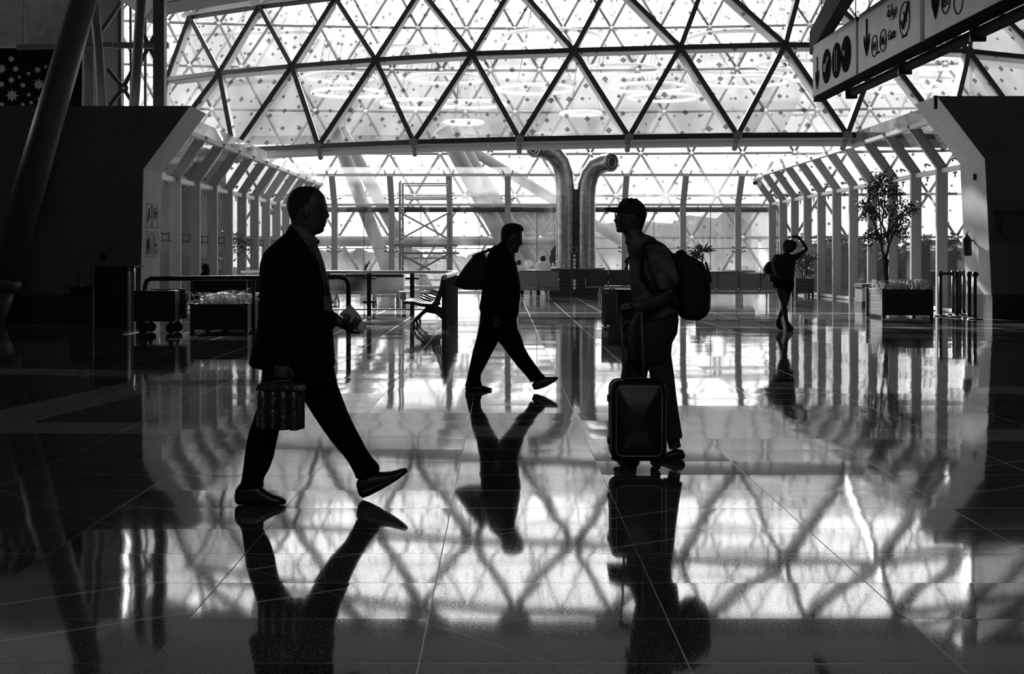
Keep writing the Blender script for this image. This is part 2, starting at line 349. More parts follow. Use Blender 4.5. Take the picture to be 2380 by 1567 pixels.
# front screen walls left and right of the gallery mouth (kinked ends) and their stone skirtings
def screen(nm, sg, W, kz, topx, topz, Wb):
    pts = [(sg*Wb, 0), (sg*W, kz), (sg*topx, topz), (sg*26, topz), (sg*26, 0)]
    o = MB().prism([(x, 29.6, z) for x, z in pts], (0, .02, 0)).build(nm+'_front', M['front']); tag(o, kind='structure')  # dark front sheet: shade of the unlit side put into the colour
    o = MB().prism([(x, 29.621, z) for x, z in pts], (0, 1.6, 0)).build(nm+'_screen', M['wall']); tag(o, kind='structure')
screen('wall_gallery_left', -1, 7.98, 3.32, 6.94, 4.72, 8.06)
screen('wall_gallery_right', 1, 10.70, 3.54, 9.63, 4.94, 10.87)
for nm, sg, W in (('baseboard_left', -1, 8.06), ('baseboard_right', 1, 10.87)):
    b = MB(); x0, x1 = sorted((sg*(W-.025), sg*26)); b.box(x0, x1, 29.56, 31.26, .001, .52); tag(b.build(nm, M['base']), kind='structure')

# ---------------------------------------------------------------- colonnades: kinked fins, rails, glazing
def fin(side, Y, label):
    sg = -1 if side == 'left' else 1; W, kz = (WL, KL) if sg < 0 else (WR, KR); dx, dz = (.68, 1.0) if sg < 0 else (.76, 1.06)
    t = thing('column', label, 'column', (sg*(W+.13), Y, 0), 'kinked columns of the %s colonnade' % side)
    MB().prism([(sg*W, Y, 0), (sg*W, Y, kz), (sg*(W+.27), Y, kz+.03), (sg*(W+.27), Y, 0)], (0, .13, 0)).build('post', M['fin'], t)
    MB().prism([(sg*W, Y+.001, kz), (sg*(W-dx), Y+.001, kz+dz), (sg*(W-dx+.27), Y+.001, kz+dz+.05), (sg*(W+.27), Y+.001, kz+.03)], (0, .128, 0)).build('rafter', M['fin'], t)
    return t
NL, NR = [32.9+2.1*i for i in range(11)], [33.3+2.1*i for i in range(11)]
for side, ys in (('left', NL), ('right', NR)):
    for i, y in enumerate(ys):
        fin(side, y, 'pale kinked steel column, %s behind the dark screen wall in the %s colonnade' % (ORD[i], side))
def side_window(idx, sg, W, kz, dx, dz, y0, y1, ys):
    t = thing('window_%d' % idx, None, None, (sg*(W+.2), y0, 0), kind='structure')
    gx = W+.25
    MB().prism([(sg*gx, y0, 0.05), (sg*gx, y0, kz), (sg*(gx+.02), y0, kz), (sg*(gx+.02), y0, 0.05)], (0, y1-y0, 0)).build('glass', M['sideglass'], t)
    MB().prism([(sg*gx, y0, kz), (sg*(gx-dx), y0, kz+dz), (sg*(gx-dx+.02), y0, kz+dz), (sg*(gx+.02), y0, kz)], (0, y1-y0, 0)).build('sloped_glass', M['sideglass'], t)
    b = MB()
    for z0, z1, x in ((kz-.11, kz, W+.1), (.02, .1, W+.1)): b.box(*sorted((sg*x, sg*(x+.13))), y0, y1, z0, z1)
    b.build('sill_rail', M['white'], t)
    b = MB(); xt = W-dx+.06; b.box(*sorted((sg*xt, sg*(xt+.16))), y0, y1, kz+dz-.09, kz+dz+.01); b.build('eaves_rail', M['white'], t)
    b = MB(); b.box(*sorted((sg*(xt+.02), sg*(xt+.035))), y0, y1, kz+dz+.01, kz+dz+.33); b.build('glass_parapet', glass('glass_parapet_film', .75, .5), t)
    # cable and spider fittings of every bay
    b = MB(); b.box(*sorted((sg*(gx-.03), sg*(gx-.015))), y0, y1, 1.84, 1.855); b.build('bracing_rod', M['chrome'], t)
    for y in [v-1.0 for v in ys]:
        m = MB(); cx = sg*(gx-.14)
        m.torus((cx, y, 1.84), .085, .013, (0, 1, 0), 22, 6)
        for a in (45, 135, 225, 315):
            d = Vector((math.cos(math.radians(a)), 0, math.sin(math.radians(a))))
            m.tube([Vector((cx, y, 1.84))+d*.085, Vector((cx, y, 1.84))+d*.135], .016, 6)
            m.ball(Vector((cx, y, 1.84))+d*.14, .024, 8, 5)
        m.build('spider_bracket', M['dark'], t)
        m = MB()
        for zz in (kz-.14,):
            m.tube([(cx, y-.12, zz-.03), (cx, y+.12, zz-.03)], .02, 6); m.tube([(cx, y, zz), (cx, y, zz-.14)], .018, 6)
        fx = gx-dx*.12-.04
        m.tube([(sg*fx, y-.18, kz+dz*.12), (sg*(fx-.07), y-.06, kz+dz*.17), (sg*(fx-.07), y+.06, kz+dz*.17), (sg*fx, y+.18, kz+dz*.12)], .022, 6)
        m.build('glazing_clip', M['dark'], t)
    return t
side_window(1, -1, WL, KL, .68, 1.0, 31.3, FY, NL)
side_window(2, 1, WR, KR, .76, 1.06, 31.3, FY, NR)

# ---------------------------------------------------------------- end wall of the gallery
end = thing('window_3', None, None, (1.4, FY, 0), kind='structure')
EK, ET = 3.5, 4.68
for i, px in enumerate((777, 910, 1045, 1180, 1316, 1452, 1588, 1716)):
    x = (px-CX)*FY/F
    MB().box(x-.12, x+.12, FY, FY+.2, 0, EK).build('mullion', M['fin'], end)
    MB().prism([(x-.12, FY, EK), (x-.12, FY-.95, ET), (x-.12, FY-.8, ET+.05), (x-.12, FY+.2, EK)], (.24, 0, 0)).build('sloped_mullion', M['fin'], end)
    m = MB()
    for z in (1.55, 1.72-.0, 3.7):
        for s_ in (-1, 1):
            m.tube([(x+s_*.12, FY-.05, z), (x+s_*.26, FY-.12, z+.06)], .018, 6); m.ball((x+s_*.26, FY-.12, z+.06), .035, 8, 5)
    for s_ in (-1, 1): m.tube([(x+s_*.15, FY-.95, ET), (x+s_*.22, FY-.95, ET+.16)], .025, 6)
    m.build('glazing_clip', M['dark'], end)
XL, XR = -WL-.2, WR+.2
for nm, z, y, h, r in (('eaves_rail', ET-.02, FY-.95, .11, 0), ('kink_rail', EK, FY+.05, .1, 0), ('sill', .12, FY+.1, .12, 0)):
    MB().box(XL+.7*(y < FY), XR-.75*(y < FY), y, y+.12, z-h/2, z+h/2).build(nm, M['white'], end)
MB().box(XL, XR, FY+.22, FY+.3, 3.2, 3.42).build('sunshade_strip', M['farwhite'], end)
MB().box(XL, XR, FY-.08, FY-.05, 1.69, 1.73).build('bracing_rod', M['signoff'], end)
m = MB()
for px in (845, 978, 1113, 1248, 1384, 1520, 1652): 
    x = (px-CX)*FY/F; m.box(x-.012, x+.012, FY+.08, FY+.11, .1, EK)
m.build('glass_joint', M['dark'], end)
MB().box(XL, XR, FY+.13, FY+.15, 0, EK).build('glass', M['glass'], end)
MB().prism([(XL+.6, FY+.12, EK), (XL+.6, FY-.85, ET+.3), (XL+.6, FY-.83, ET+.3), (XL+.6, FY+.14, EK)], (XR-XL-1.2, 0, 0)).build('sloped_glass', glass('eaves_glass', .9, .1), end)

# ---------------------------------------------------------------- big triangulated glass shell over the gallery mouth
def lerp_tab(tab, x):
    if x <= tab[0][0]: (x0, y0), (x1, y1) = tab[0], tab[1]
    elif x >= tab[-1][0]: (x0, y0), (x1, y1) = tab[-2], tab[-1]
    else:
        for (x0, y0), (x1, y1) in zip(tab, tab[1:]):
            if x0 <= x <= x1: break
    return y0+(y1-y0)*(x-x0)/(x1-x0)
base = [(-15.2, 48.6), (-12.2, 46.2), (-9.93, 44.5), (-7.14, 42.9), (-4.16, 41.4), (-.98, 40.1), (2.2, 39.4), (5.45, 38.8), (8.57, 38.3), (11.5, 38.5), (14.6, 39.6), (17.6, 41.2), (21, 43.5)]
rows = [(0, 4.87), (2.2, 7.8), (5.0, 10.55), (8.6, 12.9), (12.8, 14.8), (17.5, 16.1)]
X0 = [-11.9, -8.85, -5.84, -2.73, .49, 3.69, 6.78, 9.9, 13.05, 16.1, 19.2]
X1 = [-12.2, -9.93, -7.14, -4.16, -.98, 2.21, 5.45, 8.57, 11.5, 14.6, 17.7, 20.7]
def node(r, i):
    x = (X0 if r % 2 == 0 else X1)[i]; x += (0.0 if r < 2 else -.05*r)
    dy, z = rows[r]; return Vector((x, lerp_tab(base, x)+dy, z))
shell = thing('window_4', None, None, (0, 40, 4.87), kind='structure')
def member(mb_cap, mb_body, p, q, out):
    # deep white steel fin; dark strip on its inside edge paints the backlit shade
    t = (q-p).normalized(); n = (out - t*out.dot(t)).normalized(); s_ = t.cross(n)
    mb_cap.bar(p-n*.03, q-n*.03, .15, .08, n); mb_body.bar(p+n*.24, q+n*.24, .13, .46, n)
def outn(p): return Vector((0, 1, -.12)).normalized() if p.z < 9 else Vector((0, .8, .6)).normalized()
for r in range(6):
    n = len(X0 if r % 2 == 0 else X1)
    segs = [(node(r, i), node(r, i+1)) for i in range(n-1)]
    if r < 5:
        n2 = len(X0 if (r+1) % 2 == 0 else X1)
        for i in range(n):
            # node i of an even row sits between i and i+1 of the odd row
            for j in ((i, i+1) if r % 2 == 0 else (i-1, i)):
                if 0 <= j < n2: segs.append((node(r, i), node(r+1, j)))
    if r < 2:
        for p, q in segs:
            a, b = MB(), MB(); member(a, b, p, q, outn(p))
            bb = b.build('lattice_bar', M['white'], shell); a.build('shade_strip', M['dark'], bb)
        for i in range(n):
            k = MB(); c_ = node(r, i); k.tube([c_-Vector((0, .12, 0)), c_+Vector((0, .3, 0))], .13, 12)
            if r == 0: k.tube([c_+Vector((.0, .2, -.1)), c_+Vector((.0, .5, -.34))], .085, 10)
            k.build('node_cap', M['dark'] if r else M['galv'], shell)
    else:
        a, b = MB(), MB()
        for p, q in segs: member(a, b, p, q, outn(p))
        bb = b.build('upper_lattice', M['white'], shell); a.build('shade_strip', M['dark'], bb); bb['kind'] = 'stuff'
tb = MB(); pts = [node(0, i)+Vector((0, .38, -.17)) for i in range(len(X0))]
for p, q in zip(pts, pts[1:]): tb.tube([p, q], .12, 12)
tb.build('edge_tube', M['white'], shell)
gm = MB()
for r in range(5):
    n, n2 = len(X0 if r % 2 == 0 else X1), len(X0 if (r+1) % 2 == 0 else X1)
    off = Vector((0, .1, 0))
    for i in range(n):
        js = (i, i+1) if r % 2 == 0 else (i-1, i)
        if all(0 <= j < n2 for j in js): gm.add([node(r, i)+off, node(r+1, js[0])+off, node(r+1, js[1])+off], [(0, 1, 2)])
        if i+1 < n:
            j = i+1 if r % 2 == 0 else i
            if 0 <= j < n2: gm.add([node(r, i)+off, node(r, i+1)+off, node(r+1, j)+off], [(0, 1, 2)])
gm.build('glass', M['frit'], shell)

# ---------------------------------------------------------------- far triangulated wall beyond the gallery
FZ = 87.0
far = thing('window_5', None, None, (0, FZ, -4), kind='structure')
sp = 3.27; ph = 2.73; zr0 = CH+(CY-358)*FZ/F
fm = MB(); nd = MB(); dark_rows = MB()
def fnode(r, i): 
    x = (i+(.5 if r % 2 else 0))*sp + 5.7-7*sp; return Vector((x*(1-.012*max(r, 0)), FZ-.02*(x-2)**2*.2, zr0+r*ph))
for r in range(-4, 6):
    for i in range(-3, 15):
        p = fnode(r, i)
        if r % 1 == 0: fm.tube([p, fnode(r, i+1)], .085, 8)
        if r < 5:
            if r % 2: fm.tube([p, fnode(r+1, i)], .085, 8); fm.tube([p, fnode(r+1, i+1)], .085, 8)
            else: fm.tube([p, fnode(r+1, i)], .085, 8); fm.tube([p, fnode(r+1, i-1)], .085, 8)
        nd.ball(p, .17, 10, 6)
fm.build('lattice', M['farwhite'], far, smooth=True); nd.build('node_balls', M['galv'], far, smooth=True)
MB().box(-28, 30, FZ+.2, FZ+.22, -4, zr0+5*ph).build('glass', M['frit2'], far)
# leaning outer supports and the horizontal service pipe outside the end wall
def strut(name, a, b, Y, r, lab, Y2=None):
    mb = MB(); mb.tube([P(a[0], a[1], Y), P(b[0], b[1], Y2 or Y)], r, 14); return one(mb, name, M['pillar'] if 0 else M['farsteel'], lab, 'column', smooth=True)
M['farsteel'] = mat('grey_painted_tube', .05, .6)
strut('leaning_column', (776, 300), (925, 690), 66, .33, 'thick leaning steel tube outside, left of the scaffold tower')
strut('leaning_column', (792, 300), (1008, 700), 70, .33, 'steel tube leaning to the right behind the scaffold tower')
strut('leaning_column', (1030, 300), (1215, 640), 66, .40, 'thick leaning tube crossing behind the two walking men, upper left of the ducts')
strut('leaning_column', (1052, 300), (1330, 760), 72, .34, 'second leaning tube close beside the thick one left of the ducts')
strut('leaning_column', (1080, 340), (1660, 690), 78, .30, 'long shallow leaning tube passing behind the steel ducts')
mb = MB(); mb.tube([P(560, 562, 68), P(862, 562, 68)], .24, 12); mb.tube([P(872, 562, 68), P(1300, 562, 68)], .2, 12); mb.tube([P(860, 562, 68), P(874, 562, 68)], .1, 10)
one(mb, 'pipe', M['farsteel'], 'horizontal grey pipe outside the end glass at head height', 'pipe', smooth=True)
for k, (x0, x1, y0, y1, Y, g_) in enumerate(((-60, -9.2, 545, 690, 118, 0), (-11, 26, 320, 110, 0, 0))):
    pass
# pale concrete block of the opposite building, high behind the far lattice
mb = MB(); 
mb.prism([P(300, 318, 100), P(2700, 300, 100), P(2700, 60, 100), P(1250, 118, 100), P(900, 108, 100), P(740, 90, 100), P(560, -30, 100), P(300, -220, 100)], (0, 8, 0))  # left end raised out of view to block bright sky from floor reflections
one(mb, 'roof_canopy', M['concrete'], 'weathered concrete roof canopy seen high beyond the glass shell', 'building')
M['shrubwall'] = mat('dark_rendered_wall', .025, .9, noise=.3, scale=.5)
mb = MB(); mb.prism([P(1120, 505, 92), P(1150, 560, 92), P(1120, 700, 92), P(1310, 700, 92), P(1310, 478, 92), P(1095, 478, 92)], (0, 6, 0))
one(mb, 'service_building', mat('mottled_render', .04, .9, noise=.5, scale=.6), 'mottled grey building outside, left of the steel ducts', 'building')
mb = MB(); mb.prism([P(1800, 700, 150), P(1800, 480, 150), P(1740, 492, 150), P(1690, 485, 150), P(1665, 508, 150), P(1600, 500, 150), P(1560, 520, 150), P(1480, 512, 150), P(1380, 522, 150), P(1380, 700, 150)], (0, 20, 0))
one(mb, 'hillside', M['hill'], 'hazy pale hillside outside, right of the steel ducts', 'hill')
mb = MB(); mb.prism([P(1690, 478, 96), P(1830, 478, 96), P(1830, 690, 96), P(1790, 690, 96), P(1788, 560, 96)], (0, 4, 0))
one(mb, 'service_building', M['concrete'], 'dark building corner outside the right end of the glass wall', 'building')
one(MB().box(-27, -13.7, 60, 66, -4, 6.4), 'service_building', M['shrubwall'], 'dark low building outside beyond the left colonnade', 'building')
# trees outside
def leafy(o, s_=.5):
    m = o.modifiers.new('Remesh', 'REMESH'); m.mode = 'VOXEL'; m.voxel_size = .13
    for k, (sz, st_) in enumerate(((.9, s_), (.25, s_*.6))):
        tx = bpy.data.textures.get('foliage_clouds_%d' % k) or bpy.data.textures.new('foliage_clouds_%d' % k, 'CLOUDS'); tx.noise_scale = sz
        m = o.modifiers.new('Displace', 'DISPLACE'); m.texture = tx; m.strength = st_; m.mid_level = .5; m.texture_coords = 'GLOBAL'
    return o
def crown(mb, c, r, n=9):
    for k in range(n):
        a = random.uniform(0, 6.28); q = random.uniform(0, .75)
        mb.ball(c+Vector((math.cos(a)*r*q, math.sin(a)*r*q*.7, random.uniform(-.3, .55)*r)), r*random.uniform(.35, .6), 9, 6)
def far_tree(px, top, Y, label, r=2.6):
    b = P(px, top, Y); gz = -4.0
    t = thing('tree', label, 'tree', (b.x, Y, gz), 'trees outside the far glass wall')
    mb = MB(); crown(mb, b-Vector((0, 0, r*.95)), r); leafy(mb.build('foliage', M['tree'], t))
    MB().tube([(b.x, Y, gz), (b.x, Y, b.z-r)], [.25, .15], 8).build('trunk', M['bark'], t)
for i, px in enumerate(range(735, 1330, 34)):
    far_tree(px+random.uniform(-5, 5), 590+random.uniform(-9, 7), 105+random.uniform(-5, 9), 'distant bushy tree outside left of the steel ducts, %s from the left' % ORD[i], random.uniform(2.1, 3))
for i, px in enumerate(range(1400, 1800, 40)):
    far_tree(px+random.uniform(-5, 5), 628+random.uniform(-12, 8), 108+random.uniform(-5, 9), 'low distant tree outside right of the steel ducts, %s from the left' % ORD[i], random.uniform(1.8, 2.6))
for sg, X in ((-1, 13.6), (1, 17.2)):
    for k in range(4 if sg < 0 else 8):
        y = 35+k*6; h = random.uniform(1.7, 2.4); r = 2.3
        t = thing('tree', 'dense dark shrub tree outside the %s colonnade, %s of its row' % ('left' if sg < 0 else 'right', ORD[k]), 'tree', (sg*X, y, -4), 'trees outside the %s colonnade' % ('left' if sg < 0 else 'right'))
        mb = MB(); crown(mb, Vector((sg*X, y, h-2.2)), r, 14); leafy(mb.build('foliage', M['shrub'], t))
        MB().tube([(sg*X, y, -4), (sg*X, y, 0)], [.2, .15], 8).build('trunk', M['bark'], t)

# ---------------------------------------------------------------- glowing rings behind the shell stand in for reflections in its glass
rings = [(1280, 88, 232, 62), (1441, 164, 190, 62), (1038, 184, 176, 62), (790, 181, 165, 62), (1507, 204, 175, 66), (1245, 208, 176, 66), (1350, 264, 90, 64),
         (1078, 285, 86, 64), (982, 242, 188, 68), (811, 217, 168, 68), (1708, 91, 225, 60), (1835, 151, 150, 60), (1734, 190, 200, 66), (1542, 227, 160, 70), (932, 121, 200, 64), (1890, 180, 130, 66), (1100, 243, 150, 70), (2100, 205, 190, 64), (2180, 150, 180, 66)]
for k, (px, py, wpx, Y) in enumerate(sorted(rings)):
    c_ = P(px, py, Y); R = wpx*Y/F/2
    t = thing('ring_reflection', 'pale hoop in place of a ring lamp behind the glass shell, %s from the left' % ORD[k], 'reflection', c_, 'ring reflections behind the glass shell')
    MB().torus(c_, R, .11, (0, 0, 1), 48, 8, .09).build('ring', M['ring'], t, smooth=True)
    m = MB()
    for a in (0, 2.1, 4.2): m.tube([c_+Vector((R*math.cos(a), R*math.sin(a), .1)), c_+Vector((0, 0, 3.2+R))], .012, 5)
    m.build('suspension_wire', M['farwhite'], t)

# ---------------------------------------------------------------- structure at the upper left
b = MB(); b.box(-26, -11.47, 40, 40.3, 4.5, 12); tag(b.build('wall_side_left', mat('upper_side_wall', .14, .9, noise=.1, scale=1)), kind='structure')
def panel(x0, x1, y0, y1, Y, m, name, lab, cat):
    a, b_ = P(x0, y1, Y), P(x1, y0, Y); return one(MB().box(a.x, b_.x, Y, Y+.12, a.z, b_.z), name, m, lab, cat, bevel=.01)
M['timber'] = mat('grained_panel', .16, .7, noise=.25, scale=4)
panel(-140, 54, -60, 108, 36, M['timber'], 'wall_panel', 'grained wall panel at the extreme upper left', 'panel')
panel(59, 172, -60, 104, 36, M['timber'], 'wall_panel', 'grained wall panel just right of the leftmost one', 'panel')
mb = MB(); mb.bar(P(40, 110, 33.5), P(262, 104, 33.5), .12, .12); one(mb, 'beam', M['pillar'], 'short horizontal beam below the grained panels', 'beam')
star = thing('lattice_screen', 'black screen with eight-pointed star cut-outs at upper left', 'screen', P(50, 245, 34.5))
a, b_ = P(-140, 250, 34.5), P(190, 112, 34.5); MB().box(a.x, b_.x, 34.5, 34.6, a.z, b_.z).build('board', M['screenblk'], star)
def starpoly(px, py, r, n=8, ri=.55, a0=0, Y=34.48):
    return [P(px+math.cos(a0+math.pi*k/n)*(r if k % 2 == 0 else r*ri), py+math.sin(a0+math.pi*k/n)*(r if k % 2 == 0 else r*ri), Y) for k in range(2*n)]
M['starlit'] = mat('translucent_star_inlay', .22, .8)
for px, py, r in ((28, 222, 15), (90, 196, 14), (3, 160, 12), (-30, 200, 14)):
    MB().prism(starpoly(px, py, r), (0, .02, 0)).build('star', M['starlit'], star)
for px, py, r, n in ((26, 137, 7, 5), (36, 160, 7, 5), (87, 162, 7, 5), (66, 171, 5, 4), (45, 179, 4, 4), (26, 186, 7, 5), (53, 198, 6, 5), (3, 196, 7, 5), (106, 155, 4, 4), (67, 220, 5, 4), (91, 230, 5, 5), (72, 239, 5, 4), (4, 243, 6, 5), (53, 243, 5, 4)):
    MB().prism([P(px+math.cos(6.283*k/n+.6)*r, py+math.sin(6.283*k/n+.6)*r, 34.48) for k in range(n)], (0, .02, 0)).build('inlay', M['starlit'], star)
def col_tube(pts, r, Y, lab, m='pillar'):
    return one(MB().tube([P(x, y, Y) for x, y in pts], r, 20), 'column', M[m], lab, 'column', smooth=True)
t = thing('column', 'massive leaning round column at the left edge', 'column', P(-20, 752, 27))
p0, p1 = P(-36, 774, 27), P(226, -110, 27)
MB().tube([P(7, 648, 27), p1], [.335, .25], 32).build('shaft', M['pillar'], t, smooth=True)
MB().tube([P(1, 668, 27), P(7.5, 645, 27)], [.38, .38], 32).build('collar', M['pillar'], t, smooth=True)
MB().tube([P(-33, 770, 27), P(2, 664, 27)], [.30, .31], 32).build('base', M['pillar'], t, smooth=True)
col_tube([(205, 250), (205, -60)], .155, 34.2, 'plain round column behind the leaning one')
col_tube([(237, 250), (229, 110), (218, 0), (213, -60)], [.115]*4, 33, 'thin slightly bowed column right of the leaning one', 'pillar')
col_tube([(311, 250), (318, 150), (328, 0), (331, -60)], [.12]*4, 32.5, 'curved slim column in front of the bright upper window')
one(MB().box(P(355, 250, 32).x, P(381, 250, 32).x, 32, 32.3, 4.6, P(0, -60, 32).z), 'column', M['pillar'], 'square column at the left edge of the glass shell', 'column', bevel=.02)
one(MB().box(P(236, 0, 33.8).x, P(390, 0, 33.8).x, 33.8, 33.95, P(0, 111, 33.8).z, P(0, 98, 33.8).z), 'beam', M['pillar'], 'horizontal beam crossing the bright upper window', 'beam')
# upper window opening: bright panes with bracing
up = thing('window_6', None, None, P(318, 245, 39.6), kind='structure')
MB().box(P(276, 0, 39.7).x, P(284, 0, 39.7).x, 39.6, 39.9, P(0, 255, 39.7).z, 12).build('jamb', M['dark'], up)
MB().bar(P(305, 250, 39.7), P(303, -20, 39.7), .06, .06).build('glazing_bar', M['dark'], up)
MB().bar(P(338, 250, 39.7), P(338, -20, 39.7), .1, .06).build('glazing_bar', M['dark'], up)
br = thing('cross_brace', 'dark cross brace with a round hub in front of the upper window', 'brace', P(287, 205, 36))
m = MB()
for q in ((255, 245), (318, 140), (250, 160), (322, 262)): m.bar(P(287, 205, 36), P(q[0], q[1], 36), .1, .05, (0, 1, 0))
m.build('arm', M['dark'], br); MB().tube([P(287, 205, 35.9), P(287, 205, 36.05)], .13, 20).build('hub', M['dark'], br); MB().tube([P(287, 205, 35.88), P(287, 205, 35.9)], .035, 16).build('bolt', M['signoff'], br)
br = thing('cross_brace', 'dark cross brace partly behind the square column', 'brace', P(346, 105, 36))
m = MB()
for q in ((330, 70), (325, 150), (372, 60), (372, 160)): m.bar(P(346, 107, 36), P(q[0], q[1], 36), .1, .05, (0, 1, 0))
m.build('arm', M['dark'], br); MB().tube([P(347, 107, 35.9), P(347, 107, 36.05)], .13, 20).build('hub', M['dark'], br)
mb = MB(); mb.bar(P(237, 72, 37), P(282, 5, 37), .1, .1); one(mb, 'brace', M['dark'], 'thin diagonal brace above the upper beam', 'brace')
# ================================================================ furniture and fittings of the gallery
def floorY(py): return F*CH/(py-CY)
def W(px, Y): return (px-CX)*Y/F                    # world x of a pixel column at depth Y
# steel air ducts on their plinth
DY = 47.5
for side, pts, lab in (('l', [(1314, 690), (1314, 440), (1312, 405), (1303, 378), (1286, 358), (1262, 349), (1241, 347)], 'tall steel air duct bending to the left, its mouth behind the shell edge'),
                       ('r', [(1362, 690), (1362, 465), (1364, 430), (1371, 405), (1385, 388), (1403, 381), (1417, 380)], 'steel air duct bending to the right with a ringed round mouth')):
    b0 = P(pts[0][0], pts[0][1], DY); t = thing('air_duct', lab, 'duct', (b0.x, DY, 0), 'twin steel air ducts')
    sgn = -1 if side == 'l' else 1; r = .335
    path = [Vector((b0.x, DY, .95))] + [P(x, y, DY)+Vector((0, -max(0, i-1)*.0, 0)) for i, (x, y) in enumerate(pts[1:])]
    for i, p in enumerate(path): p.y -= max(0, i-2)**2*.035
    mb = MB(); rings_ = []; 
    mb.tube(path, [r, r, r, r, r, r*.98, r*.97], 28, caps=False); mb.build('duct_pipe', M['steel'], t, smooth=True)
    e = path[-1]; nrm = Vector((sgn*.62, -.78, -.06)).normalized()
    mb = MB(); mb.torus(e+nrm*.02, .29, .05, nrm, 28, 8); mb.torus(e+nrm*.03, .18, .04, nrm, 24, 8); mb.build('mouth_ring', M['steel'], t, smooth=True)
    MB().disc(e-nrm*.03, .13, nrm, .06).build('nozzle', M['black'], t); MB().disc(e-nrm*.02, .30, nrm, .02).build('mouth_plate', M['galv'], t)
    MB().torus((b0.x, DY, 2.9), .34, .012, (0, 0, 1), 28, 6).build('seam_ring', M['galv'], t)
    MB().torus((b0.x, DY, 1.2), .35, .02, (0, 0, 1), 28, 6).build('base_flange', M['galv'], t)
x0, x1 = W(1292, DY)-.25, W(1384, DY)+.25
pl = thing('duct_plinth', 'dark slatted plinth under the two steel ducts', 'plinth', ((x0+x1)/2, DY, 0))
MB().box(x0, x1, DY-.6, DY+.6, 0, .93).build('body', M['darkmatt'], pl); MB().box(x0-.06, x1+.06, DY-.66, DY+.66, .931, .985).build('top', M['galv'], pl)
for k in range(6): MB().box(x0-.02, x1+.02, DY-.62, DY-.602, .08+k*.13, .13+k*.13).build('slat', M['black'], pl)
MB().box(W(1334.5, DY), W(1341.5, DY), DY-.1, DY+.1, .98, P(0, 440, DY).z).build('gap_filler', M['dark'], pl)  # added dark bar, blacks out the gap between the ducts
# information totem
TY = 45.0; tx = W(1335, TY)
t = thing('information_totem', 'slim black totem with white icon squares in front of the ducts', 'sign', (tx, TY, 0))
MB().box(tx-.12, tx+.12, TY, TY+.1, 0, P(0, 588, TY).z).build('post', M['black'], t)
MB().torus((tx, TY+.05, P(0, 582, TY).z), .1, .02, (0, 1, 0), 20, 6).build('ring', M['black'], t)
for py in (604, 613, 621.5, 653, 661, 669.5):
    z = P(0, py, TY).z; MB().box(tx-.045, tx+.045, TY-.006, TY, z-.045, z+.045).build('icon_tile', M['white'], t)
    MB().box(tx-.012, tx+.012, TY-.009, TY-.0061, z-.012, z+.012).build('icon_mark', M['ink'], t)
z = P(0, 594.5, TY).z; MB().disc((tx, TY-.006, z), .04, (0, 1, 0), .006).build('icon_tile', M['signoff'], t)

# ---------------------------------------------------------------- benches
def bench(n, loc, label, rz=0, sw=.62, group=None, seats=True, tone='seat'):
    """row of shell seats on a beam, backs towards -Y when rz = 0 (we see the backs)"""
    L_ = n*sw; t = thing('bench', label, 'bench', (0, 0, 0), group)
    for k in range(n):
        x0 = -L_/2+k*sw+.02; x1 = x0+sw-.04
        MB().prism([(x0, 0, .44), (x0, -.10, .90), (x0, -.125, .90), (x0, -.03, .42)], (x1-x0, 0, 0)).build('backrest', M[tone], t)
        MB().prism([(x0, .02, .42), (x0, .48, .45), (x0, .48, .42), (x0, .02, .385)], (x1-x0, 0, 0)).build('seat', M[tone], t)
    MB().bar((-L_/2, -.115, .91), (L_/2, -.115, .91), .035, .03).build('top_rail', M['chrome'], t)
    MB().box(-L_/2, L_/2, .16, .24, .30, .37).build('beam', M['galv'], t)
    for k in range(n+1):
        x = -L_/2+k*sw
        m = MB(); m.bar((x, -.13, .9), (x, -.03, .42), .045, .03, (1, 0, 0)); m.bar((x, -.03, .40), (x, .2, .36), .04, .04); m.ball((x, -.1, .62), .03, 8, 5); m.build('seat_bracket', M['dark'], t)
    for k in (0, n):
        x = -L_/2+k*sw
        m = MB(); m.tube([(x, .0, .62), (x, .42, .64)], .02, 8); m.tube([(x, .38, .63), (x, .38, .34)], .015, 8); m.build('armrest', M['chrome'], t)
    for x in (-L_/2+sw*.6, L_/2-sw*.6) if n > 1 else (0,):
        for s_ in (-1, 1):
            MB().tube([(x, .2, .32), (x+s_*.03, .2+s_*.16, .12), (x+s_*.04, .2+s_*.19, 0)], [.03, .022, .02], 8).build('leg', M['galv'], t)
    t.location = loc; t.rotation_euler.z = rz
    return t
def bench_at(n, pxc, py, label, **k):
    Y = floorY(py); return bench(n, (W(pxc, Y), Y, 0), label, **k)
bench_at(2, 1253, 697, 'two-seat grey bench seen from behind, below the bent-over person in white', sw=.64, group='grey shell benches')
b2 = bench_at(3, 1210, 688, 'grey bench behind the two-seat one, seated person at its left end', sw=.64, group='grey shell benches'); 
bench_at(4, 1716, 708, 'long four-seat grey bench seen from behind, left of the woman in shorts', sw=.92/1.0*.66, group='grey shell benches')
bench_at(4, 1668, 694, 'grey bench standing just behind the long one near the palm', sw=.6, group='grey shell benches')
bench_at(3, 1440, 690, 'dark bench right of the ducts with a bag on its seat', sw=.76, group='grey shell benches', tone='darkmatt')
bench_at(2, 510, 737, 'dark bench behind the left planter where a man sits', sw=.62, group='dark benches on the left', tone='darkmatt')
bench_at(2, 575, 731, 'dark bench behind the big man\'s back', sw=.6, group='dark benches on the left', tone='darkmatt')
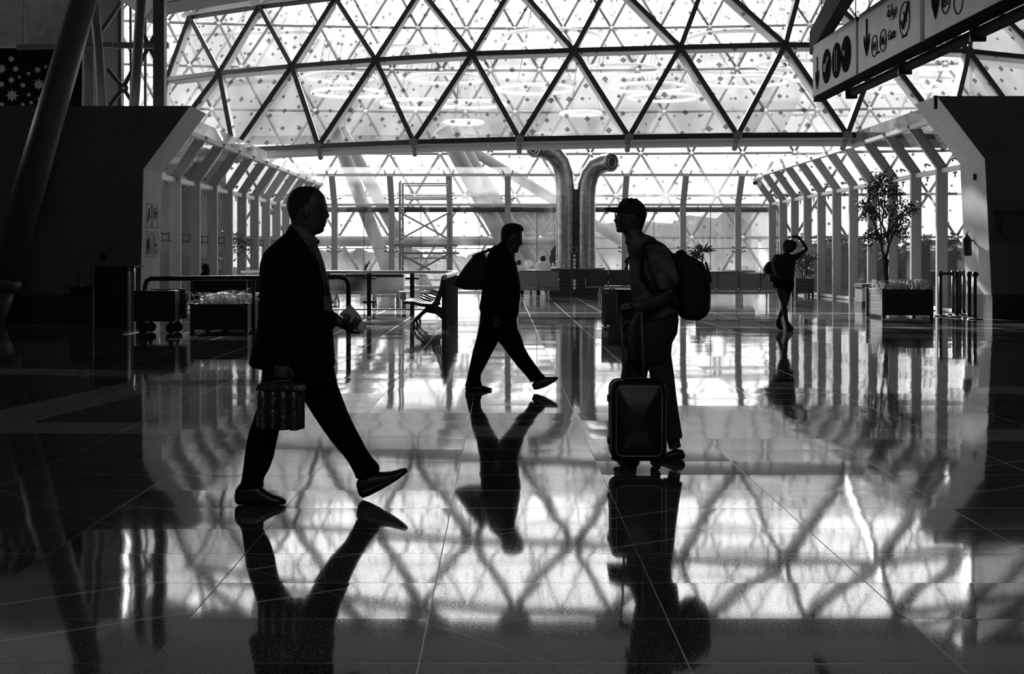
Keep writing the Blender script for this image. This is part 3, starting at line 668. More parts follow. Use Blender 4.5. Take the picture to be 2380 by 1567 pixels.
# slatted bench seen from its end
def slat_bench(Y, label, x):
    t = thing('slatted_bench', label, 'bench', (x, Y, 0)); k = Y/F; L_ = 1.9
    def q(dx, dz): return Vector((x+dx, 0, dz))
    prof_ = [(-.55, .50), (-.38, .495), (-.2, .455), (0, .445), (.055, .48), (.10, .60), (.17, .78), (.215, 1.02)]
    n = 0
    for i in range(len(prof_)-1):
        a, c_ = Vector(prof_[i]), Vector(prof_[i+1]); d = (c_-a).length; m_ = max(1, round(d/.062))
        for j in range(m_):
            p = a+(c_-a)*((j+.5)/m_); dr = (c_-a).normalized()*.021
            MB().prism([(x+p.x-dr.x, Y, p.y-dr.y), (x+p.x+dr.x, Y, p.y+dr.y), (x+p.x+dr.x-dr.y*.5, Y, p.y+dr.y+dr.x*.5), (x+p.x-dr.x-dr.y*.5, Y, p.y-dr.y+dr.x*.5)], (0, L_, 0)).build('slat', M['galv'], t)
    for yy in (Y+.03, Y+.95, Y+L_-.07):
        m = MB(); m.tube([Vector((x+a, yy, b-.03)) for a, b in prof_], [.02, .025, .03, .04, .03, .024, .022, .02], 8)
        m.tube([(x+.08, yy, .42), (x-.06, yy, .38), (x-.14, yy, .30), (x-.30, yy, .17), (x-.36, yy, .08), (x-.33, yy, 0)], [.05, .06, .04, .028, .026, .024], 8)
        m.tube([(x-.08, yy, .33), (x+.1, yy, .28), (x+.24, yy, .15), (x+.27, yy, .08), (x+.25, yy, 0)], [.05, .035, .026, .024, .022], 8)
        m.build('cast_leg', M['black'], t, smooth=True)
        m = MB(); m.tube([(x+.12, yy, .60), (x-.02, yy, .66), (x-.2, yy, .67), (x-.26, yy, .60), (x-.15, yy, .54), (x+.0, yy, .50)], .016, 8); m.build('armrest', M['black'], t, smooth=True)
    return t
slat_bench(26.0, 'black cast-iron slatted bench seen end on beside the balusters', W(1003, 26.0))

# ---------------------------------------------------------------- railings
RZ = 31.6
rl = thing('railing', 'metal guard rail with glass infill running across behind the big man', 'railing', (W(760, RZ), RZ, 0))
x0, x1 = W(560, RZ), W(1058, RZ); zt = P(0, 633, RZ).z
MB().tube([(x0, RZ, zt), (x1, RZ, zt)], .042, 10).build('handrail', M['rail'], rl, smooth=True)
MB().tube([(x0, RZ, .12), (x1-.1, RZ, .12)], .02, 8).build('bottom_rail', M['rail'], rl, smooth=True)
MB().box(x0, x1-.05, RZ-.012, RZ-.004, .16, zt-.12).build('glass', M['clear'], rl)
for px in (660, 760, 858, 958):
    x = W(px, RZ); p = MB().box(x-.05, x+.05, RZ-.03, RZ+.03, 0, zt-.04).build('baluster', M['black'], rl)
    m = MB()
    for z in (.30, .86): m.tube([(x-.16, RZ-.02, z), (x+.16, RZ-.02, z)], .028, 8)
    m.build('glass_clamp', M['black'], p)
rr = thing('railing', 'return rail with a close row of dark flat balusters beside the slatted bench', 'railing', (-1.12, 28.8, 0))
y0, y1 = 25.2, RZ
m = MB(); m.tube([(-1.10, y0, .985), (-1.10, y0+.35, 1.0), (-1.09, y1-.5, 1.0), (-1.12, y1-.1, zt), (-1.3, y1, zt)], .045, 10); m.build('handrail', M['rail'], rr, smooth=True)
for k in range(11):
    y = y0+.1+(y1-y0-.3)*k/10; b = MB().box(-1.16, -1.06, y-.02, y+.02, .0, .93).build('baluster', M['black'], rr)
    MB().tube([(-1.11, y, .93), (-1.10, y, .99)], .02, 8).build('stem', M['chrome'], b)
lr = thing('barrier_rail', 'low dark hoop rail behind the luggage cart and left planter', 'railing', (W(560, 24.6), 24.6, 0)); Y = 24.6
def hp(px, py): return P(px, py, Y)
z0 = 0
m = MB(); m.tube([(W(337, Y), Y, 0), hp(337, 665), hp(341, 653), hp(350, 648), hp(790, 644), hp(803, 648), hp(810, 660), (W(810, Y), Y, 0)], .045, 10); m.build('hoop', M['black'], lr, smooth=True)
MB().tube([(W(590, Y), Y, 0), hp(590, 646)], .03, 8).build('post', M['black'], lr, smooth=True)
# ---------------------------------------------------------------- planters with plants
def grass(mb, x0, x1, y0, y1, z, n, h):
    for k in range(n):
        x, y = random.uniform(x0, x1), random.uniform(y0, y1); a = random.uniform(0, 6.28); l = random.uniform(.4, 1)*h; d = Vector((math.cos(a), math.sin(a)*.7, 0)); w_ = Vector((-d.y, d.x, 0))*.018+Vector((0, 0, .005))
        pts = [Vector((x, y, z)), Vector((x, y, z))+d*l*.35+Vector((0, 0, l*.75)), Vector((x, y, z))+d*l*.95+Vector((0, 0, l*random.uniform(.5, .9)))]
        vs = [pts[0]-w_, pts[0]+w_, pts[1]+w_, pts[1]-w_, pts[2]]; mb.add(vs, [(0, 1, 2, 3), (3, 2, 4)])
def planter(x0, x1, y0, y1, h, label, foot=.06, n=4, plants=160, gh=.16):
    t = thing('planter', label, 'planter', ((x0+x1)/2, (y0+y1)/2, 0))
    ph_ = (h-foot)/n
    for k in range(n):
        z = foot+k*ph_
        m = MB(); m.box(x0+.02, x1-.02, y0, y0+.03, z+.004, z+ph_-.006); m.box(x0+.02, x1-.02, y1-.03, y1, z+.004, z+ph_-.006)
        m.box(x0, x0+.03, y0+.03, y1-.03, z+.004, z+ph_-.006); m.box(x1-.03, x1, y0+.03, y1-.03, z+.004, z+ph_-.006); m.build('plank', M['planter'], t, bevel=.004)
    for x in (x0, x1):
        for y in (y0, y1): MB().box(x-.035, x+.035, y-.035, y+.035, 0, h+.01).build('corner_post', M['planter'], t, bevel=.005)
    MB().box(x0+.03, x1-.03, y0+.03, y1-.03, foot+.02, h-.05).build('soil', M['soil'], t)
    if plants:
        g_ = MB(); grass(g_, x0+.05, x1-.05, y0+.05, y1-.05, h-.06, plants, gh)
        o = g_.build('spider_plants', M['grassm'], None, solid=.002); tag(o, 'arching pale leaves growing in the '+('left planter' if x0 < 0 else 'right planter'), 'plants', kind='stuff')
    return t
def leaf_cloud(mb, spots, n, r, size, flat=1.):
    for k in range(n):
        c = random.choice(spots); a, b = random.uniform(0, 6.28), random.uniform(-1, 1); q = r*random.random()**.5
        p = Vector(c)+Vector((math.cos(a)*q, math.sin(a)*q*.8, b*q*flat))
        d = Vector((random.uniform(-1, 1), random.uniform(-1, 1), random.uniform(-1.2, .3))).normalized(); s_ = d.cross(Vector((random.uniform(-1, 1), random.uniform(-1, 1), .2))).normalized()
        l = size*random.uniform(.7, 1.3); up = d.cross(s_)*l*.12
        mb.add([p, p+d*l*.35+s_*l*.2+up, p+d*l, p+d*l*.35-s_*l*.2+up], [(0, 1, 2), (0, 2, 3)])
Yp = floorY(740); x0 = W(2051, Yp); x1 = W(2165, Yp)
planter(x0+.02, x1, Yp, Yp+1.3, CH-(672-CY)*Yp/F, 'large dark timber planter with the tree, right of the walking woman', foot=.06, plants=230, gh=.34)
# the tree in it
TYY = Yp+.6; q = lambda px, py, dy=0: P(px, py, TYY+dy)
tr = thing('potted_tree', 'small bare-stemmed tree with a loose dark crown in the big planter', 'tree', q(2063, 672))
m = MB(); m.tube([q(2063, 676), q(2060, 650), q(2058, 622), q(2059, 606), q(2053, 596)], [.045, .05, .062, .07, .055], 10)
br_ = [[(2056, 600), (2050, 580), (2049, 550), (2045, 500), (2040, 450), (2046, 410)], [(2058, 602), (2064, 580), (2064, 540), (2070, 490), (2080, 450)], [(2060, 600), (2066, 570), (2078, 540), (2090, 520), (2100, 500)],
       [(2052, 590), (2046, 560), (2036, 540), (2022, 548)], [(2049, 560), (2032, 520), (2018, 490), (2008, 470)], [(2064, 560), (2050, 520), (2056, 470), (2058, 430)], [(2066, 540), (2090, 500), (2110, 485), (2122, 480)], [(2045, 510), (2020, 470), (2022, 440)], [(2078, 540), (2096, 536)]]
for k, bb in enumerate(br_): m.tube([q(x, y, (k % 3-1)*.1*i) for i, (x, y) in enumerate(bb)], [.028-.024*i/len(bb) for i in range(len(bb))], 7)
m.build('trunk', M['bark'], tr, smooth=True)
m = MB(); spots = []
for k, bb in enumerate(br_):
    for i, (x, y) in enumerate(bb[2:]): spots += [q(x, y, (k % 3-1)*.1*(i+2))]*1
spots += [q(x, y, random.uniform(-.3, .3)) for x, y in ((2046, 405), (2040, 415), (2060, 420), (2030, 430), (2070, 430), (2050, 440), (2030, 455), (2085, 445), (2015, 475), (2005, 478), (2025, 490), (2095, 470), (2110, 478), (2120, 485), (2100, 500), (2050, 470), (2070, 480), (2035, 500), (2085, 505), (2012, 500), (2020, 545), (2030, 540), (2018, 570), (2090, 520), (2100, 540), (2075, 515), (2045, 425), (2055, 450))]
leaf_cloud(m, spots, 1900, .15, .09, 1.1); m.build('foliage', M['leaf'], tr)
# smaller corner planter with climbing plant, and box cabinet left of the large planter
Y2 = 45.4; planter(W(1851, Y2), W(1889, Y2), Y2, Y2+.6, CH-(647-CY)*Y2/F, 'small square timber planter beside the walking woman', foot=.12, n=4, plants=0)
iv = thing('potted_plant', 'thin trailing shrub in the small planter beside the woman', 'plant', P(1868, 648, Y2+.3))
m = MB(); q2 = lambda px, py: P(px, py, Y2+.3)
vines = [[(1868, 650), (1864, 630), (1866, 612), (1872, 604)], [(1868, 650), (1872, 636), (1876, 626), (1884, 632)], [(1868, 650), (1862, 630), (1852, 618)], [(1868, 650), (1872, 620), (1884, 606)]]
for v in vines: m.tube([q2(x, y) for x, y in v], .012, 6)
m.build('stem', M['bark'], iv)
m = MB(); leaf_cloud(m, [q2(x, y) for x, y in ((1858, 600), (1866, 596), (1874, 598), (1882, 600), (1888, 602), (1852, 612), (1853, 622), (1862, 605), (1870, 610), (1878, 612), (1884, 604), (1876, 624), (1882, 632), (1872, 618), (1880, 634))], 420, .16, .11); m.build('foliage', M['leaf'], iv)
Yc = floorY(716); cb = thing('litter_bin', 'square bin cabinet with bright slotted side, behind the large planter', 'bin', (W(2020, Yc), Yc+.4, 0))
xc0, xc1 = W(2003, Yc), W(2040, Yc); zc = CH-(660-CY)*Yc/F
MB().box(xc0, xc1, Yc, Yc+.8, 0, zc*.26).build('base', M['base'], cb); MB().box(xc0, xc1, Yc, Yc+.8, zc*.86, zc).build('lid', M['base'], cb)
MB().box(xc0+.02, xc1-.02, Yc+.02, Yc+.78, zc*.26, zc*.86).build('body', M['darkmatt'], cb)
for k in range(2): MB().box(xc0+.03+k*.1, xc0+.1+k*.1, Yc, Yc+.02, zc*.28, zc*.84).build('louvre', M['signoff'], cb)
# left planter + plant behind it
Yl = floorY(774); planter(W(447, Yl), W(572, Yl), Yl, Yl+1.25, CH-(706-CY)*Yl/F, 'dark timber planter at left, just behind the big man', foot=.05, plants=230, gh=.34)
Y3 = 40.0; lp = thing('potted_shrub', 'thin leafy shrub at left in front of the pale columns', 'plant', (W(510, Y3), Y3, 0))
q3 = lambda px, py: P(px, py, Y3)
MB().box(W(496, Y3), W(526, Y3), Y3-.2, Y3+.2, 0, .5).build('pot', M['planter'], lp, bevel=.02)
m = MB()
for v in ([(510, 665), (512, 620), (508, 590), (520, 560)], [(511, 650), (525, 600), (545, 570), (560, 560)], [(512, 640), (530, 590), (560, 575), (575, 570)], [(510, 650), (500, 600), (506, 575)], [(530, 595), (545, 552)]): m.tube([q3(x, y) for x, y in v], [.02, .014, .009, .006][:len(v)] if len(v) < 5 else .01, 6)
m.build('stem', M['bark'], lp)
m = MB(); leaf_cloud(m, [q3(x, y) for x, y in ((500, 580), (508, 570), (520, 560), (530, 552), (545, 550), (560, 556), (572, 560), (575, 580), (540, 575), (515, 590), (505, 605), (520, 610), (545, 595), (555, 570), (528, 585), (500, 600))], 330, .2, .11); m.build('foliage', M['leaf'], lp)
# spiky palm right of the ducts
Y4 = 46.0; q4 = lambda px, py: P(px, py, Y4)
pm = thing('potted_palm', 'spiky-leaved yucca rising behind the man\'s backpack', 'plant', (W(1628, Y4), Y4, 0))
MB().tube([(W(1628, Y4), Y4, 0), (W(1628, Y4), Y4, .5)], [.22, .27], 16).build('pot', M['base'], pm)
m = MB()
for top in ((1618, 597), (1634, 588)): m.tube([(W(1628, Y4), Y4, .5), q4(*top)], .035, 8)
m.build('stem', M['bark'], pm)
m = MB()
for cx_, cy_, R_ in ((1634, 584, 30), (1616, 596, 22)):
    for k in range(46):
        a = random.uniform(-.5, math.pi+.5); dd = Vector((math.cos(a), random.uniform(-.6, .6), math.sin(a))).normalized(); R2 = R_*Y4/F*random.uniform(.7, 1.15); s_ = dd.cross(Vector((random.uniform(-1, 1), 1, random.uniform(-1, 1)))).normalized()*.026; c_ = q4(cx_, cy_)
        m.add([c_-s_, c_+s_, c_+dd*R2*.6+s_*.8, c_+dd*R2*.6-s_*.8, c_+dd*R2+Vector((0, 0, -.04))], [(0, 1, 2, 3), (3, 2, 4)])
m.build('leaves', M['leaf'], pm)
# big-leaf plants by the duct foot
for px, lab in ((1283, 'broad-leaved plant beside the foot of the left duct'), (849, 'drooping plant standing low before the end glass, left of the scaffold')):
    Y5 = 50; t = thing('potted_plant', lab, 'plant', (W(px, Y5), Y5, 0)); 
    MB().tube([(W(px, Y5), Y5, 0), (W(px, Y5), Y5, .45)], [.18, .22], 14).build('pot', M['base'], t)
    m = MB()
    for k, (dx, py, tl) in enumerate(((0, 600, .2), (9, 608, -.2), (3, 586, .35), (12, 592, .2)) if px > 1000 else ((0, 626, .1), (4, 618, .5))):
        c_ = P(px+dx, py, Y5); d = Vector((tl, 0, 1)).normalized(); s_ = Vector((d.z, .3, -d.x))*(.11 if px > 1000 else .04)
        m.add([c_-d*.28, c_+s_, c_+d*.32, c_-s_], [(0, 1, 2, 3)]); m.tube([(W(px, Y5), Y5, .45), c_-d*.25], .015, 6)
    m.build('leaves', M['leaf'], t, solid=.01)

# ---------------------------------------------------------------- scaffold tower
SY = 46.0; sf = thing('scaffold_tower', 'mobile aluminium scaffold tower standing in the gallery behind the walkers', 'scaffolding', (W(986, SY), SY, 0))
xl0, xl1, xr0, xr1 = W(926, SY), W(935, SY), W(1038, SY), W(1047, SY); ztop = P(0, 420, SY).z
def frame(xa, ya, yb, nm):
    m = MB()
    for y in (ya, yb): m.tube([(xa, y, .12), (xa, y, ztop)], .026, 8)
    o = m.build('standard', M['galv'], sf)
    m = MB(); z = .45
    while z < ztop: m.tube([(xa, ya, z), (xa, yb, z)], .018, 6); z += .29
    m.build('rung', M['galv'], o)
frame((xl0+xl1)/2, SY, SY+1.3, 'l'); frame((xr0+xr1)/2, SY, SY+1.3, 'r')
m = MB()
for x in (xl0+.03, xr1-.03):
    for y in (SY, SY+1.3): m.tube([(x, y, .12), (x, y, ztop-.05)], .02, 6)
m.build('ladder_stile', M['galv'], sf)
for py in (427, 460, 573, 600.5): 
    for y in (SY, SY+1.3): MB().tube([(xl1, y, P(0, py, SY).z), (xr0, y, P(0, py, SY).z)], .028, 8).build('ledger', M['galv'], sf)
for a, c_ in (((930, 494), (1044, 556)), ((930, 556), (1044, 494)), ((932, 592), (1000, 628)), ((1040, 592), (960, 635))): MB().tube([P(a[0], a[1], SY-.03), P(c_[0], c_[1], SY-.03)], .032, 8).build('diagonal_brace', M['galv'], sf)
for py, x0_, x1_ in ((570, 916, 1062), (588, 934, 1066)):
    z = P(0, py, SY).z; MB().box(W(x0_, SY), W(x1_, SY), SY, SY+1.3, z-.045, z+.03).build('platform', M['galv'], sf)
for x in (xl0, xr1):
    for y in (SY, SY+1.3): MB().tube([(x-.04, y, .08), (x+.04, y, .08)], .08, 12).build('castor', M['black'], sf)

# ---------------------------------------------------------------- queue posts
def stanchion(px, py, label, arm=0):
    Y = floorY(py); x = W(px, Y); t = thing('queue_post', label, 'barrier post', (x, Y, 0), 'retractable belt queue posts')
    MB().tube([(x, Y, 0), (x, Y, .02), (x, Y, .045)], [.17, .16, .04], 24).build('base', M['black'], t, smooth=False)
    MB().tube([(x, Y, .03), (x, Y, .94)], .04, 14).build('tube', M['black'], t, smooth=True)
    MB().tube([(x, Y, .93), (x, Y, 1.04)], .052, 14).build('belt_head', M['black'], t, smooth=True)
    if arm: MB().box(min(x, x+arm), max(x, x+arm), Y-.006, Y+.006, .95, 1.01).build('belt', M['fabricblk'], t)
    return t
for px, py, lab, arm in ((2186, 735, 'leftmost queue post, its belt drawn out to the right', .38), (2216, 731, 'second queue post from the left, behind the belt', 0), (2224, 737, 'third queue post from the left in the tight cluster', 0), (2231, 733, 'fourth queue post from the left, centre of the cluster', 0),
                         (2240, 731.5, 'fifth queue post from the left, right edge of the cluster', 0), (2253, 740, 'queue post below the fire extinguisher', 0), (2266, 742, 'rightmost queue post, nearest the dark wall', .08)): stanchion(px, py, lab, arm)
# ---------------------------------------------------------------- wall fittings at right
def wall_x(px, W_=10.82): return (px-CX) and W_*F/(px-CX)
ye = 30.6; ex = 10.66
fe = thing('fire_extinguisher', 'dark fire extinguisher hung on the pale end of the right wall', 'fire extinguisher', (ex, ye, P(0, 595, ye).z))
zb, zt_ = P(0, 595, ye).z, P(0, 549, ye).z
MB().tube([(ex, ye, zb), (ex-.0, ye, zb+.03), (ex-.02, ye, zt_-.08), (ex-.02, ye, zt_-.02), (ex-.02, ye, zt_+.02)], [.085, .1, .1, .07, .03], 20).build('cylinder', M['black'], fe, smooth=True)
m = MB(); m.tube([(ex-.02, ye, zt_), (ex-.02, ye, zt_+.07)], .02, 8); m.tube([(ex-.02, ye, zt_+.06), (ex-.02, ye-.1, zt_+.11)], .012, 6); m.build('valve', M['black'], fe)
MB().tube([(ex-.04, ye, zt_+.03), (ex+.02, ye-.12, zt_-.1), (ex, ye-.11, zb+.15)], .012, 6).build('hose', M['black'], fe)
MB().box(ex-.115, ex-.1, ye-.05, ye+.05, zb+.2, zb+.32).build('label_plate', mat('faded_label', .06, .6), fe)
MB().box(ex+.05, 10.78, ye-.03, ye+.03, zt_-.12, zt_-.08).build('wall_hook', M['dark'], fe)
sx = thing('wall_sensor', 'small dark box sensor on the pale wall end above the extinguisher', 'sensor', P(2264, 420, 30.4))
a = P(2258, 419, 30.3); MB().box(a.x, a.x+.14, 30.2, 30.36, a.z, a.z+.14).build('housing', M['dark'], sx); MB().box(a.x+.14, 10.83, 30.25, 30.31, a.z+.04, a.z+.09).build('bracket', M['galv'], sx)
a = P(2165, 240, 29.8); one(MB().box(a.x-.04, a.x+.04, 29.5, 29.6, a.z-.16, a.z+.14), 'emergency_light', M['dark'], 'narrow dark fixture at the top of the slanted right wall end', 'light fixture', bevel=.01)
cc = thing('security_camera', 'small white bullet camera at the far right corner of the gallery', 'camera', P(1763, 418, 51))
MB().tube([P(1756, 424, 50.6), P(1768, 412, 51.2)], .1, 14).build('body', M['white'], cc, smooth=True); MB().tube([P(1754.5, 425.5, 50.5), P(1756, 424, 50.6)], .08, 14).build('lens', M['black'], cc); MB().tube([P(1766, 416, 51.1), P(1768, 432, 51.1)], .04, 8).build('arm', M['white'], cc)
# information board on the dark right wall
nb = thing('notice_board', 'dim wall map board with small squares at the right edge', 'sign', P(2360, 560, 29.5))
YB = 29.54
def plate(px0, px1, py0, py1, nm, m_, t0, par): return MB().box(W(px0, YB), W(px1, YB), YB-t0, YB-t0+.006, P(0, py1, YB).z, P(0, py0, YB).z).build(nm, m_, par)
dk1, dk2 = mat('board_face', .075, .7), mat('board_print', .03, .7)
plate(2310, 2480, 490, 562, 'board', dk1, .01, nb); plate(2310, 2480, 490, 499, 'header', dk2, .017, nb)
for r_ in range(4):
    for c_ in range(2): plate(2315+c_*8, 2321+c_*8, 510+r_*9, 516+r_*9, 'map_symbol', dk2, .017, nb)
for k in range(4): plate(2335+k*16, 2341+k*16, 553, 557, 'map_symbol', dk2, .017, nb)
plate(2340, 2400, 530, 531.5, 'map_line', dk2, .017, nb); plate(2344, 2346, 522, 534, 'map_line', dk2, .017, nb); plate(2368, 2370, 520, 534, 'map_line', dk2, .017, nb)
# pictograms on the pale end of the left wall (faces +X)
XP = -8.0
def yz(px, py): y = XP*F/(px-CX); return y, CH+(CY-py)*y/F
pg = thing('pictogram_panel', 'four access pictograms printed on the pale end of the left wall', 'sign', (XP, 30.2, 1.4))
def pic_rect(u0, u1, z0_, z1_, t_=.006, par=pg, nm='frame'):
    m = MB(); w_ = .006
    m.box(XP+.002, XP+.002+t_, u0, u1, z0_, z0_+w_); m.box(XP+.002, XP+.002+t_, u0, u1, z1_-w_, z1_); m.box(XP+.002, XP+.002+t_, u0, u0+w_*2, z0_, z1_); m.box(XP+.002, XP+.002+t_, u1-w_*2, u1, z0_, z1_); return m.build(nm, M['ink'], par)
UA, UB, UC, UD = 29.9, 30.35, 30.45, 30.9
ZA, ZB_, ZC, ZD = CH+.0, CH+.57, CH+.66, CH+1.2
for u0, u1 in ((UA, UB), (UC, UD)): pic_rect(u0, u1, ZA, ZB_); pic_rect(u0, u1, ZC, ZD)
def bx(u, z, du, dz_): return MB().box(XP+.002, XP+.009, u-du, u+du, z-dz_, z+dz_)
u = (UA+UB)/2; m = MB(); m.disc((XP+.002, u, ZB_-.09), .03, (1, 0, 0), .006); m.prism([(XP+.002, u-.05, ZB_-.14), (XP+.002, u+.05, ZB_-.14), (XP+.002, u+.11, ZA+.06), (XP+.002, u+.06, ZA+.06), (XP+.002, u, ZA+.26), (XP+.002, u-.06, ZA+.06), (XP+.002, u-.11, ZA+.06)], (.006, 0, 0)); m.build('standing_figure', M['ink'], pg)
u = (UC+UD)/2; m = MB(); m.disc((XP+.002, u-.03, ZB_-.09), .03, (1, 0, 0), .006); m.box(XP+.002, XP+.008, u-.045, u-.01, ZB_-.32, ZB_-.13); m.torus((XP+.006, u+.02, ZA+.19), .11, .016, (1, 0, 0), 24, 6, .004); m.box(XP+.002, XP+.008, u-.03, u+.12, ZB_-.33, ZB_-.30); m.build('wheelchair_figure', M['ink'], pg)
u = (UC+UD)/2; m = MB(); m.torus((XP+.006, u, ZD-.2), .12, .012, (1, 0, 0), 24, 6, .004); m.disc((XP+.002, u, ZD-.2), .05, (1, 0, 0), .006); m.build('eye_figure', M['ink'], pg)
u = (UA+UB)/2; m = MB(); m.bar((XP+.005, u-.06, ZC+.12), (XP+.005, u+.03, ZD-.1), .006, .05, (0, 1, 0)); m.bar((XP+.005, u+.05, ZD-.1), (XP+.005, u+.08, ZC+.2), .006, .02, (0, 1, 0)); m.build('telephone_figure', M['ink'], pg)
# outlet box, desk, lectern and luggage cart in the shade at left
a = P(240, 604, 29.56); one(MB().box(a.x-.06, a.x+.06, 29.55, 29.6, a.z, a.z+.13), 'wall_socket', M['dark'], 'small dark socket box on the left wall above the lectern', 'socket', bevel=.008)
Yd = 26.6
ds = thing('desk', 'dark low desk in the shade against the left wall', 'desk', (W(187, Yd), Yd, 0))
xa, xb = W(157, Yd), W(217, Yd); zt_ = P(0, 666, Yd).z
MB().box(xa, xb, Yd, Yd+.7, zt_-.05, zt_).build('top', M['darkmatt'], ds); MB().box(xa+.03, xb-.03, Yd+.05, Yd+.65, .0, zt_-.05).build('cabinet', M['darkmatt'], ds); MB().box(xa-.17, xa, Yd+.1, Yd+.4, zt_-.17, zt_-.14).build('side_shelf', M['darkmatt'], ds)
for px, lab in ((172, 'left dark upright rod standing on the shaded desk'), (203, 'right dark upright rod standing on the shaded desk')):
    x = W(px, Yd); t = thing('upright_rod', lab, 'rod', (x, Yd+.3, zt_)); MB().tube([(x, Yd+.3, zt_), (x, Yd+.3, P(0, 618, Yd).z)], .02, 8).build('rod', M['black'], t); MB().box(x-.06, x+.06, Yd+.24, Yd+.36, zt_, zt_+.02).build('foot', M['black'], t)
lc = thing('lectern', 'black lectern with a pale metal strip at its right, by the left wall', 'lectern', (W(258, 26.2), 26.2, 0)); Y = 26.2
MB().box(W(219, Y), W(296, Y), Y, Y+.6, 0, P(0, 622, Y).z).build('body', M['black'], lc); MB().box(W(216, Y), W(313, Y), Y-.05, Y+.65, P(0, 622, Y).z, P(0, 618, Y).z).build('top', M['darkmatt'], lc)
MB().box(W(300, Y), W(309, Y), Y+.1, Y+.2, 0, P(0, 622, Y).z).build('metal_stand', M['galv'], lc); MB().box(W(297, Y), W(310, Y), Y+.02, Y+.1, P(0, 630, Y).z, P(0, 625, Y).z).build('clip', M['chrome'], lc)
Y = 24.3; lg = thing('luggage_cart', 'black boxy wheeled cart in front of the hoop rail', 'cart', (W(383, Y), Y, 0))
MB().box(W(330, Y), W(424, Y), Y-.55, Y-.1, P(0, 746, Y-.3).z, P(0, 675, Y-.3).z).build('box', M['black'], lg, bevel=.015)
MB().box(W(350, Y), W(434, Y), Y-.1, Y+.05, P(0, 740, Y).z, P(0, 672, Y).z).build('side_panel', M['darkmatt'], lg, bevel=.01)
MB().tube([P(434, 676, Y-.2), P(439, 690, Y-.2), P(432, 705, Y-.2)], .02, 8).build('handle', M['chrome'], lg, smooth=True)
for px in (351, 413):
    for dy in (-.5, .0):
        b = MB().tube([(W(px, Y)-.03, Y+dy, .09), (W(px, Y)+.03, Y+dy, .09)], .09, 16)
        m = MB(); m.tube([(W(px, Y), Y+dy-.02, .095), (W(px, Y), Y+dy+.02, .095)], .093, 20); o = m.build('wheel', M['blacksoft'], lg, smooth=True); MB().box(W(px, Y)-.03, W(px, Y)+.03, Y+dy-.03, Y+dy+.03, .1, P(0, 744, Y).z).build('fork', M['black'], o)
MB().box(W(334, Y), W(341, Y), Y-.3, Y-.2, .0, .25).build('stand_leg', M['black'], lg)
# equipment case standing on a trolley behind the man with the cap
Y = 26.2; ec = thing('equipment_case', 'tall black flight case with bright metal edges behind the man in the cap', 'case', (W(1450, Y), Y, 0)); zt_ = P(0, 673, Y).z
MB().prism([(W(1402, Y), Y+.35, .02), (W(1434, Y), Y-.02, .02), (W(1500, Y), Y+.1, .02), (W(1500, Y), Y+.6, .02), (W(1430, Y), Y+.7, .02)], (0, 0, zt_-.02)).build('box', M['black'], ec)
MB().box(W(1433, Y), W(1436, Y), Y-.03, Y-.02, .05, zt_-.04).build('edge_strip', M['chrome'], ec); MB().box(W(1401, Y)-.01, W(1402.5, Y), Y+.22, Y+.26, .13, zt_).build('edge_strip', M['chrome'], ec)
MB().tube([P(1416, 673, Y+.1), P(1424, 670, Y+.1), P(1432, 674, Y+.1)], .012, 6).build('handle', M['chrome'], ec)
for px in (1408, 1470): MB().box(W(px, Y)-.03, W(px, Y)+.03, Y+.14, Y+.2, 0, .13).build('foot', M['black'], ec)
for px in (1409, 1473): MB().box(W(px-3, Y), W(px+3, Y), Y-.028, Y-.02, P(0, 682, Y).z, P(0, 678, Y).z).build('latch', M['galv'], ec)
# bag on the dark bench
Yb = 45.5; gb = thing('handbag', 'soft bag lying on the dark bench right of the ducts', 'bag', P(1420, 652, Yb+.2)); m = MB()
m.ball(P(1420, 644, Yb+.25), (.2, .14, .13), 16, 10); m.ball(P(1412, 647, Yb+.2), (.14, .12, .1), 14, 8); m.ball(P(1429, 646, Yb+.2), (.12, .12, .1), 14, 8); m.build('body', M['bag'], gb, remesh=.02, smoothit=3)
MB().tube([P(1413, 640, Yb+.1), P(1420, 631, Yb+.1), P(1430, 640, Yb+.1)], .015, 6).build('handle', M['signoff'], gb, smooth=True)
# cafe table and small round stool near the scaffold foot
Y = 36; tb_ = thing('side_table', 'small table with a pale round top behind the railing', 'table', (W(940, Y), Y, 0)); zt_ = P(0, 679, Y).z
MB().disc((W(940, Y), Y, zt_), .16, (0, 0, 1), .02).build('top', M['white'], tb_); MB().box(W(940, Y)-.06, W(940, Y)+.04, Y-.05, Y+.05, 0, zt_).build('pedestal', M['black'], tb_)
Y = 37.5; kb = thing('kiosk_counter', 'dark counter unit behind the railing, right of the big man', 'counter', (W(892, Y), Y, 0))
MB().box(W(864, Y), W(936, Y), Y, Y+.6, P(0, 682, Y).z, P(0, 636, Y).z).build('cabinet', M['black'], kb)
m = MB()
for px in (868, 923): m.box(W(px, Y)-.03, W(px, Y)+.03, Y, Y+.5, 0, P(0, 682, Y).z)
m.build('leg', M['black'], kb); MB().box(W(866, Y), W(930, Y), Y-.1, Y, P(0, 690, Y).z, P(0, 686, Y).z).build('foot_shelf', M['signoff'], kb)
Y = 38; bb_ = bench(3, (W(825, Y), Y, 0), 'dark bench behind the railing just right of the big man\'s chest', tone='darkmatt', sw=.6, group='dark benches on the left')

